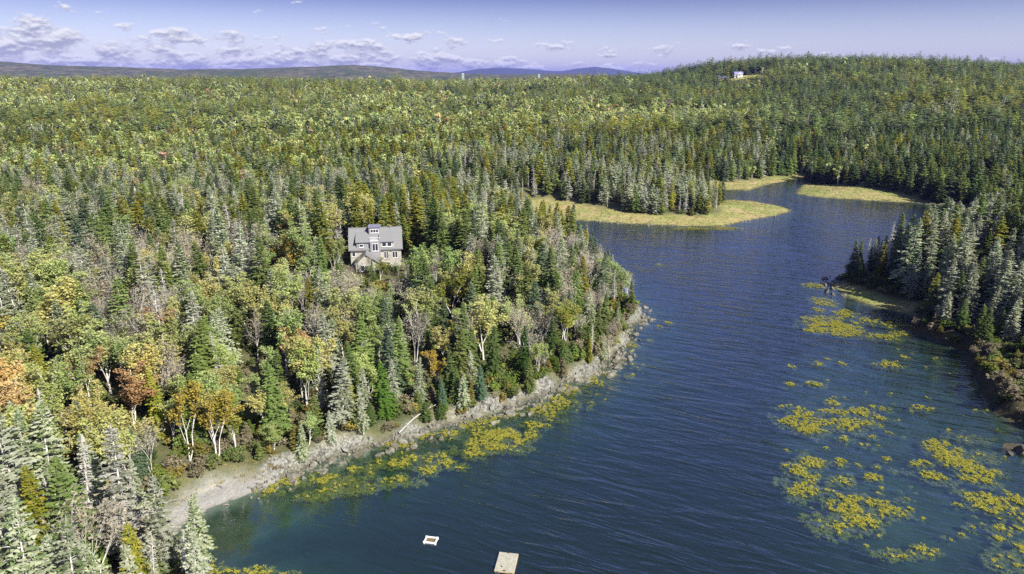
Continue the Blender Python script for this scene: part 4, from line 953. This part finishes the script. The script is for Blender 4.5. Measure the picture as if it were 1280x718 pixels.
BANK = [('the beach', 345, 604), ('the narrow bank', 400, 575), ('the foot of the pale shore spruce', 440, 560), ('the log', 515, 540), ('the white ledge start', 590, 522), ('the white ledge', 650, 505), ('the white ledge end', 700, 485), ('the outer bank', 745, 465), ('the last bend', 780, 435), ('the tip', 800, 392),
        ('the headland tip', 1045, 360), ('the headland grass', 1100, 385), ('the headland white rocks', 1140, 405), ('the dark shore', 1205, 445), ('the marsh point shore', 880, 282), ('the cove corner', 230, 705)]
rl = {}
ROCK_D = simple('dark_rock', (.035, .03, .02), (.07, .06, .03), 2.5, .8, .4)  # darker rock for boulders along the right-hand shore
def boulder(x, y, s, zs=None):
    i = int(rng.integers(len(RM))); z = max(gz(x, y), -.25) if zs is None else zs
    o = link('rock', RM[i], None, (x, y, z + s * .15)); f = rng.uniform(.75, 1.2, 3); o.scale = s * f; o.rotation_euler = (rng.uniform(-.3, .3), rng.uniform(-.3, .3), rng.uniform(0, 6.28))
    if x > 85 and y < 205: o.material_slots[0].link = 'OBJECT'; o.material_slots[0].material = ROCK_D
    qx, qy = proj(x, y, z); d = min((math.hypot(qx - ax, (qy - ay) * 1.4), nm, qx - ax) for nm, ax, ay in BANK)
    shp = 'flat' if f[2] < .87 else 'upright' if f[2] > 1.08 and f[0] < 1 else 'long' if f[0] > 1.07 else 'blocky'
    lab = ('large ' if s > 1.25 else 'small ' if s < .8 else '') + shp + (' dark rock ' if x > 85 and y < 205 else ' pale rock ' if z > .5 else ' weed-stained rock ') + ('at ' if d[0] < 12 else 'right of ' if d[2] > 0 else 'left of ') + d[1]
    rl.setdefault(lab, []).append((qx, o)); return o
for p, nr in along(8, 25, 150):                    # the near bank
    q = p - nr * rng.uniform(-.5, 4.0); boulder(q[0], q[1], rng.uniform(.45, 1.15) * (1.35 if rng.random() < .15 else .9))
for p, nr in along(9, 25, 34):
    q = p - nr * rng.uniform(.3, 3.0); b_ = boulder(q[0], q[1], rng.uniform(1.2, 1.9)); b_.location.z -= .55
for p, nr in along(25, 27, 10): q = p - nr * rng.uniform(0, 2.5); boulder(q[0], q[1], rng.uniform(.5, 1.1))
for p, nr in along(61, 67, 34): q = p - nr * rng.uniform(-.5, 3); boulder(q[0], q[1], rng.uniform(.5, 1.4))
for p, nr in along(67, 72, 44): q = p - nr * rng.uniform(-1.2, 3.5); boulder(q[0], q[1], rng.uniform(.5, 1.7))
for p, nr in along(34, 38, 16): q = p - nr * rng.uniform(-.3, 2.0); boulder(q[0], q[1], rng.uniform(.5, 1.1))
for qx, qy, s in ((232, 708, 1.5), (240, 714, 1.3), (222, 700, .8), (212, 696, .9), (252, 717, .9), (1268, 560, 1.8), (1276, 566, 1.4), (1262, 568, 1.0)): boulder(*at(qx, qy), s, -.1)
ORD2 = ['leftmost', 'second from left', 'third from left', 'fourth from left', 'fifth from left', 'sixth from left', 'seventh from left', 'eighth from left', 'ninth from left', 'tenth from left']
for lab, v in rl.items():
    v.sort(key=lambda q: q[0])
    for j, (_, o) in enumerate(v):
        tag(o, lab if len(v) == 1 or len(v) > 11 else lab + ', ' + (ORD2[j] if j < len(v) - 1 else 'rightmost'), 'rock', 'rocks along the shores')
rp = []; rs = []
for a, b, k, w0, w1 in ((7, 26, 1500, -1.2, 3.8), (61, 71, 260, -1, 3), (34, 39, 160, -.5, 2.2), (0, 4, 60, -1, 2)):
    for p, nr in along(a, b, k):
        q = p - nr * rng.uniform(w0, w1); rp.append(q); rs.append(rng.uniform(.12, .5) * (1 if rng.random() < .85 else 1.5))
rp = np.array(rp); rs = np.array(rs); rz = height(rp)[0]; k_ = len(rp)
scatter('rubble', np.column_stack([rp, rz + .05]), rng.integers(0, 9, k_), rng.uniform(0, 6.28, (k_, 3)), rs[:, None] * rng.uniform(.7, 1.3, (k_, 3)), np.ones((k_, 3)), np.ones((k_, 3)), rsrc)

# ------------------------------------------------------------------ rockweed on the water
def weed_mat():
    m, nt, o = mat_new('yellow_rockweed'); b = N(nt, 'ShaderNodeBsdfDiffuse'); t = N(nt, 'ShaderNodeAttribute', attribute_name='tone')
    n_ = noise(nt, pos(nt), .9, 4)
    c_ = mixc(nt, t.outputs['Fac'], (.085, .09, .018), (.35, .345, .055)); c_ = mixc(nt, ramp(nt, n_, (.45, 0), (.72, .7)), c_, (.26, .22, .03))
    L(nt, c_, b.inputs[0]); L(nt, b.outputs[0], o.inputs[0]); return m
WEED = weed_mat()
def weed_patch(spots, dens=4.6):
    """Clumps of floating blades inside ragged ellipses (centre, half sizes in metres, share at the surface)."""
    T = Tris()
    for cx, cy, rx_, ry_, surf in [q for e in spots for q in (e, (*e[:2], e[2] * 1.15, e[3] * 1.12, -1))]:
        for _ in range(max(4, int(rx_ * ry_ * 3.1416 * dens * 1.5))):
            a, r = U(0, 6.28), math.sqrt(U(0, 1)) * 1.3
            x, y = cx + math.cos(a) * r * rx_, cy + math.sin(a) * r * ry_
            nn = float(fbm(x, y, 2.6, 3, 1)) - .30 * r
            if nn < (.06 if surf < 0 else .2): continue
            up = U(0, 1) < surf * (1.35 - .7 * r); z0 = U(-.03, .15) if up else -U(.1, .6)
            cr = U(.2, .55)
            for q in range(16):
                t = U(0, 6.28); l = cr * U(.4, 1.15); d = np.array((math.cos(t), math.sin(t), 0)); s_d = np.array((-d[1], d[0], 0)) * U(.04, .10)
                o_ = np.array((x, y, z0 + U(0, .10))) + d * U(0, .2)
                T.add(o_ - s_d, o_ + d * l + np.array((0, 0, U(-.10, .07))), o_ + s_d, U(0, 1) if up else U(0, .5))
    return T
def patch_px(cx, cy, rx_, ry_, surf):
    rx_ *= 1.08; ry_ *= .98 if cx < 900 else 1.08
    x, y = at(cx, cy); x2, _ = at(cx + rx_, cy); _, y2 = at(cx, cy - ry_); return (x, y, abs(x2 - x), abs(y2 - y), surf)
PATCH = [
 ('weed band hugging the rocks just east of the beach', [(330, 612, 24, 6, .9), (362, 603, 20, 5, .9)]),
 ('weed clump off the narrow bank, closest to the beach', [(398, 601, 13, 5, .8), (415, 597, 9, 5, .8)]),
 ('small weed clump off the narrow bank, nearer the rocks', [(445, 585, 7, 4, .8)]), ('tiny weed clump off the narrow bank, further out', [(466, 592, 6, 3, .6)]),
 ('drowned dim weed off the narrow bank', [(440, 606, 26, 9, .12), (400, 615, 20, 7, .05)]),
 ('weed clump in the drifting line, its western end', [(492, 580, 14, 7, .85), (508, 572, 24, 7, .95), (490, 602, 15, 6, .4), (470, 579, 8, 4, .6)]),
 ('weed clump in the drifting line, its middle', [(548, 570, 18, 8, .85), (530, 588, 14, 5, .7), (520, 598, 20, 7, .3), (560, 582, 16, 6, .3)]),
 ('largest bright weed raft off the bank below the log', [(588, 562, 20, 8, .95), (615, 551, 30, 10, 1), (642, 543, 22, 9, 1), (630, 560, 26, 5, .3)]),
 ('thin weed streak ending the drifting line', [(668, 531, 16, 4, .9), (690, 526, 12, 3, .4)]),
 ('weed fringe under the drift log', [(495, 556, 20, 4, .8), (535, 545, 18, 4, .85), (560, 541, 14, 4, .85)]),
 ('weed fringe below the white ledge', [(590, 533, 18, 5, .8), (612, 525, 12, 4, .7), (640, 518, 12, 4, .6)]),
 ('bright weed pocket beyond the white ledge', [(682, 511, 17, 6, 1), (702, 500, 13, 7, 1), (690, 520, 8, 3, .6)]),
 ('weed fringe below the outer bank', [(716, 487, 12, 5, .9), (738, 477, 12, 4, .8), (757, 466, 10, 4, .5)]),
 ('dim weed at the last bend of the point', [(772, 452, 9, 5, .5), (789, 432, 7, 3, .5)]),
 ('small weed clump alone off the beach', [(256, 676, 8, 3.5, .95)]),
 ('weed carpet at the cove corner below the beach', [(262, 706, 22, 6, .5), (292, 713, 34, 6, .8), (338, 718, 24, 5, .6)]),
 ('broad round weed raft off the shallows, its western half', [(1002, 524, 24, 13, .95), (1018, 540, 14, 6, .9)]),
 ('broad weed raft off the shallows, its eastern half', [(1062, 530, 22, 8, .95), (1050, 516, 20, 4, .8), (1073, 515, 13, 5, .8), (1042, 503, 8, 3, .7)]),
 ('small weed clump beneath the broad weed raft', [(1052, 549, 10, 4, .9)]),
 ('upright weed strip at the edge of the shallows', [(1012, 572, 13, 9, .95), (1000, 590, 15, 9, .95), (1006, 612, 14, 12, .9), (988, 612, 10, 14, .15)]),
 ('thin weed wisps in the middle of the shallows', [(1046, 577, 9, 5, .6), (1050, 602, 12, 6, .6), (1038, 612, 6, 4, .5), (1092, 596, 10, 4, .8), (1060, 594, 6, 3, .4), (1096, 583, 4, 2, .5)]),
 ('dense weed raft low in the shallows', [(1060, 632, 22, 14, 1), (1084, 630, 20, 10, .9), (1066, 655, 24, 10, .7), (1108, 640, 14, 6, .7), (1036, 655, 22, 12, .1), (1130, 640, 8, 4, .5)]),
 ('small weed dot right of the dense raft', [(1136, 589, 6, 3, .9), (1108, 574, 4, 2, .7)]),
 ('tall weed raft near the sand patch', [(1186, 566, 18, 12, 1), (1200, 578, 18, 9, 1), (1165, 556, 10, 5, .7), (1150, 579, 12, 3, .8)]),
 ('flat weed raft beneath the tall one', [(1178, 597, 18, 6, .95), (1160, 592, 8, 3, .6)]),
 ('weed raft beside the sand patch', [(1222, 594, 18, 10, 1), (1246, 591, 10, 3, .8)]),
 ('long weed raft below the sand patch', [(1218, 622, 20, 7, 1), (1248, 632, 26, 9, 1), (1278, 628, 14, 8, 1)]),
 ('small weed clumps below the long raft', [(1213, 659, 7, 4, .9), (1246, 660, 9, 4, .8)]),
 ('weed raft in the corner of the shallows', [(1256, 675, 12, 7, .8), (1278, 688, 14, 14, .9), (1260, 700, 20, 12, .15)]),
 ('half-drowned weed strip at the bottom of the shallows', [(1124, 693, 24, 5, .2), (1150, 685, 7, 4, .8), (1168, 688, 8, 3, .8)]),
 ('weed raft off the headland grass', [(1036, 404, 26, 7, 1), (1052, 412, 20, 7, 1), (1020, 410, 18, 5, .7), (1058, 392, 12, 5, .8)]),
 ('weed wisps off the headland tip', [(1020, 357, 12, 3, .7), (1030, 378, 12, 5, .6), (1022, 388, 7, 3, .6)]),
 ('weed strip before the headland white rocks', [(1106, 421, 18, 4, .9), (1085, 400, 14, 4, .6), (1128, 418, 9, 3, .5), (1110, 405, 16, 4, .4)]),
 ('small weed oval in the blue water off the headland', [(1112, 455, 15, 4, .8)]),
 ('weed flecks at the top of the shallows', [(988, 482, 7, 3, .8), (1020, 480, 8, 3, .9), (990, 458, 5, 2, .7), (1024, 455, 5, 2, .8), (1132, 447, 4, 2, .8), (1054, 455, 4, 2, .6)]),
 ('weed flecks in the dark water by the headland', [(1146, 508, 8, 3, .7), (1160, 512, 5, 2, .6), (1100, 510, 10, 3, .7), (1098, 522, 8, 3, .7), (1094, 531, 7, 3, .6)]),
 ('drowned brown weed in the shade off the dark shore', [(1205, 546, 22, 6, .15), (1225, 570, 16, 6, .2)]),
 ('weed fringe at the marsh point', [(905, 286, 16, 2, .8), (860, 286, 22, 1.5, .6)]),
 ('weed flecks off the rocky tip', [(836, 403, 5, 1.5, .7), (812, 425, 4, 1.5, .6), (824, 331, 4, 1.2, .5), (825, 408, 3, 1.3, .5)]),
]
for lab, sp_ in PATCH:
    sp_ = sorted(sp_, key=lambda q: q[0])
    for j, e in enumerate(sp_):
        T = weed_patch([patch_px(*e)])
        if len(T.t) < 8: continue
        v = T.arr(); c0 = v.mean(0) * (1, 1, 0); l2 = 'yellow ' + lab if not lab.startswith(('drowned', 'dim')) else lab
        if len(sp_) > 1: l2 += ', ' + (ORD2[j] if j < len(sp_) - 1 else 'rightmost') + ' clump'
        tag(link('rockweed_patch', mesh('rockweed_patch', v - c0, T.faces(), [WEED], False, tone=T.tone), None, tuple(c0)), l2, 'seaweed', 'rockweed patches in the cove')
def weed_bits():
    T = []; sp_ = []
    for _ in range(150):
        x_, y_ = random.uniform(975, 1290), random.uniform(430, 715)
        w = at(x_, y_)
        if inside(np.array([w]), SHOAL)[0] and inside(np.array([w]), SHORE)[0]: sp_.append((w[0], w[1], U(.2, .7), U(.2, .6), .5))
    for _ in range(110):
        k = random.randint(8, 22); a, b = SHORE_PX_L[k], SHORE_PX_L[k + 1]; t = U(0, 1)
        w = at(a[0] + (b[0] - a[0]) * t + U(2, 26), a[1] + (b[1] - a[1]) * t + U(4, 32)); sp_.append((w[0], w[1], U(.2, .8), U(.2, .6), .3))
    T = weed_patch(sp_, 4); tag(link('seaweed', mesh('seaweed', T.arr(), T.faces(), [WEED], False, tone=T.tone)), kind='stuff')
weed_bits()

# ------------------------------------------------------------------ swim float, small pen, log, driftwood
def swim_float():
    a, b, d = at(624.5, 693), at(648, 695.5), at(617.8, 716)
    ux_ = Vector((b[0] - a[0], b[1] - a[1], 0)); uy_ = Vector((a[0] - d[0], a[1] - d[1], 0)); W_, Lh = ux_.length, uy_.length
    cx, cy = (b[0] + d[0]) / 2, (b[1] + d[1]) / 2; yaw = math.atan2(ux_.y, ux_.x)
    t = tag(empty('swim_float', (cx, cy, 0), yaw), 'square wooden swim float with weathered plank deck, moored alone in the cove', 'float')
    n_ = 14; w = W_ / n_
    for k in range(n_):
        x0 = -W_ / 2 + w * k; e = rng.uniform(-.015, .015, 2)
        y1 = Lh / 2 - (.16 if k in (6, 7) else 0)
        MB().box(x0 + .008, -Lh / 2 + e[0] + (.2 if k in (7,) else 0), .36, x0 + w - .008, y1 + e[1], .40 + rng.uniform(0, .012)).build('plank', M['plank'], t, .006)
    for nm, q in (('side_timber', (-W_ / 2 - .03, -Lh / 2, .12, -W_ / 2 + .07, Lh / 2, .355)), ('side_timber', (W_ / 2 - .07, -Lh / 2, .12, W_ / 2 + .03, Lh / 2, .355)), ('end_timber', (-W_ / 2 + .075, -Lh / 2 - .02, .12, W_ / 2 - .075, -Lh / 2 + .08, .355)), ('end_timber', (-W_ / 2 + .075, Lh / 2 - .08, .12, W_ / 2 - .075, Lh / 2 + .02, .355))):
        MB().box(*q).build(nm, M['edge_wood'], t, .01)
    for sx in (-1, 1):
        for sy in (-.6, 0, .6): MB().bar((sx * W_ * .36 - .01, sy * Lh * .7 - .4, -.02), (sx * W_ * .36, sy * Lh * .7 + .4, -.02), .28, n=10).build('drum', M['foam'], t)
    for y_ in (-Lh / 2 + .06, Lh / 2 - .06):
        MB().box(-.09, y_ - .1, .42, .09, y_ + .1, .47).box(-.16, y_ - .03, .471, .16, y_ + .03, .52).build('cleat', M['rust'], t)
    MB().bar((-W_ * .18, -Lh * .28, .40), (-W_ * .18, -Lh * .28, .47), .11, n=10).build('ring_plate', M['rust'], t)
swim_float()
def small_pen():
    x, y = at(538.5, 676); t = tag(empty('floating_pen', (x, y, 0), -.18), 'small square white floating frame with dark netting inside, left of the swim float', 'float')
    a, b, w = .82, .62, .15
    for nm, p, q in (('frame_tube', (-a, -b, .1), (a, -b, .1)), ('frame_tube', (a, -b, .101), (a, b, .101)), ('frame_tube', (a, b, .1), (-a, b, .1)), ('frame_tube', (-a, b, .101), (-a, -b, .101))):
        MB().bar(p, q, w, n=10).build(nm, M['pvc'], t)
    for sx in (-1, 1):
        for sy in (-1, 1): MB().bar((sx * a, sy * b, -.06), (sx * a, sy * b, .2), w * 1.25, n=10).build('corner_elbow', M['pvc'], t)
    m = MB()
    for k in np.linspace(-a + .12, a - .12, 12): m.box(k - .02, -b, .012, k + .02, b, .04)
    for k in np.linspace(-b + .1, b - .1, 9): m.box(-a, k - .02, .041, a, k + .02, .065)
    m.build('netting', M['net'], t)
    MB().box(-a + .1, -b + .1, -.05, a - .1, b - .1, .006).build('net_floor', M['net'], t)
small_pen()
def drift_log():
    p = [at_ground(*q) for q in ((499, 549), (546, 515))]; p = [tuple(p[0][k] + (p[1][k] - p[0][k]) * t for k in range(3)) for t in (0, .2, .4, .6, .8, 1)]; p = [(x, y, max(z, gz(x, y))) for x, y, z in p]; k_ = max(gz(x, y) - (p[0][2] + (p[-1][2] - p[0][2]) * i / 5) for i, (x, y, _) in enumerate(p)); p = [(x, y, p[0][2] + (p[-1][2] - p[0][2]) * i / 5 + max(0, k_) * math.sin(math.pi * min(1, .15 + i / 5 * .7))) for i, (x, y, _) in enumerate(p)]
    pts = [Vector((x, y, z + .22)) for x, y, z in p]; W = Tubes(); W.tube([np.array(v) - np.array(pts[0]) for v in pts], [.17, .165, .155, .14, .12, .09], 8)
    t = tag(empty('drift_log', pts[0]), 'long bleached drift log slanting down the rocky bank to the water', 'log')
    link('trunk', mesh('log_trunk', W.v, np.array(W.f), [M['log']], True), t)
    for k, (s, e) in enumerate(((pts[1], (.2, -.7, .5)), (pts[2], (-.6, .3, .5)), (pts[4], (.5, .5, .6)))): MB().bar(s - pts[0], s - pts[0] + Vector(e), .07, .03).build('branch_stub', M['log'], t)
drift_log()
def driftwood(px_, py_, ln, yaw, label):
    x, y, z = at_ground(px_, py_); W = Tubes(); W.tube([(-ln / 2, 0, .1), (0, .1, .16), (ln / 2, -.05, .08)], [.12, .14, .07], 6); W.tube([(0, .1, .15), (.3, .6, .3)], [.07, .03], 4); W.tube([(-ln * .3, 0, .1), (-ln * .45, -.5, .25)], [.06, .025], 4)
    o = link('driftwood', mesh('driftwood', W.v, np.array(W.f), [BARK_D], True), None, (x, y, z)); o.rotation_euler.z = yaw; tag(o, label, 'driftwood')
driftwood(213, 628, 2.0, .5, 'dark forked driftwood at the upper western corner of the gravel beach')
driftwood(275, 612, 1.5, -.4, 'dark driftwood scrap in the middle of the gravel beach')
driftwood(283, 636, 1.0, .2, 'small dark wood scrap at the water line of the beach')
driftwood(1205, 385, 5.0, 1.0, 'bleached fallen branch under the headland trees')

# ------------------------------------------------------------------ marsh grass
def marsh_grass():
    random.seed(5); gs = bpy.data.collections.new('grass_kinds')
    for k in range(4):
        T = Tris()
        for _ in range(26):
            a = U(0, 6.28); r = U(0, .9); x, y = math.cos(a) * r, math.sin(a) * r; d = U(0, 6.28); h_ = U(.25, .6); w = U(.05, .12); l = U(.05, .4)
            T.add((x - math.sin(d) * w, y + math.cos(d) * w, -.03), (x + math.sin(d) * w, y - math.cos(d) * w, -.03), (x + math.cos(d) * l, y + math.sin(d) * l, h_), U(0, 1))
        gs.objects.link(bpy.data.objects.new('grass_tuft.%03d' % k, mesh('grass_tuft', T.arr(), T.faces(), [FOLI], False, tone=T.tone)))
    pts = []
    for m in MARSH:
        lo, hi = m.min(0), m.max(0); q = rng.uniform(lo, hi, (int((hi - lo).prod() * .55), 2)); q = q[inside(q, m)]; pts.append(q)
    lo, hi = BEACH.min(0) - 4, BEACH.max(0) + 4; q = rng.uniform(lo, hi, (700, 2)); sdb = sdist(q, BEACH); pts.append(q[(sdb < .6) & (sdb > -3)])
    q = np.vstack(pts); z, s, _, _ = height(q); q, z = q[s > .5], z[s > .5]; k = len(q); v = rng.uniform(.7, 1.2, (k, 1)); nn = fbm(q[:, 0], q[:, 1], 18, 3)[:, None]
    t1 = np.where(nn > .54, np.array((.20, .24, .06)), np.where(fbm(q[:, 0], q[:, 1], 45, 3, 1)[:, None] > .5, np.array((.34, .29, .12)), np.array((.28, .25, .08)))) * v; t2 = np.array((.40, .34, .15)) * v; sc = rng.uniform(.3, .75, (k, 1)); rot = np.zeros((k, 3)); rot[:, 2] = rng.uniform(0, 6.28, k)
    scatter('marsh_grass', np.column_stack([q, z]), rng.integers(0, 4, k), rot, np.hstack([sc, sc, sc * .8]), t1, t2, gs)
marsh_grass()
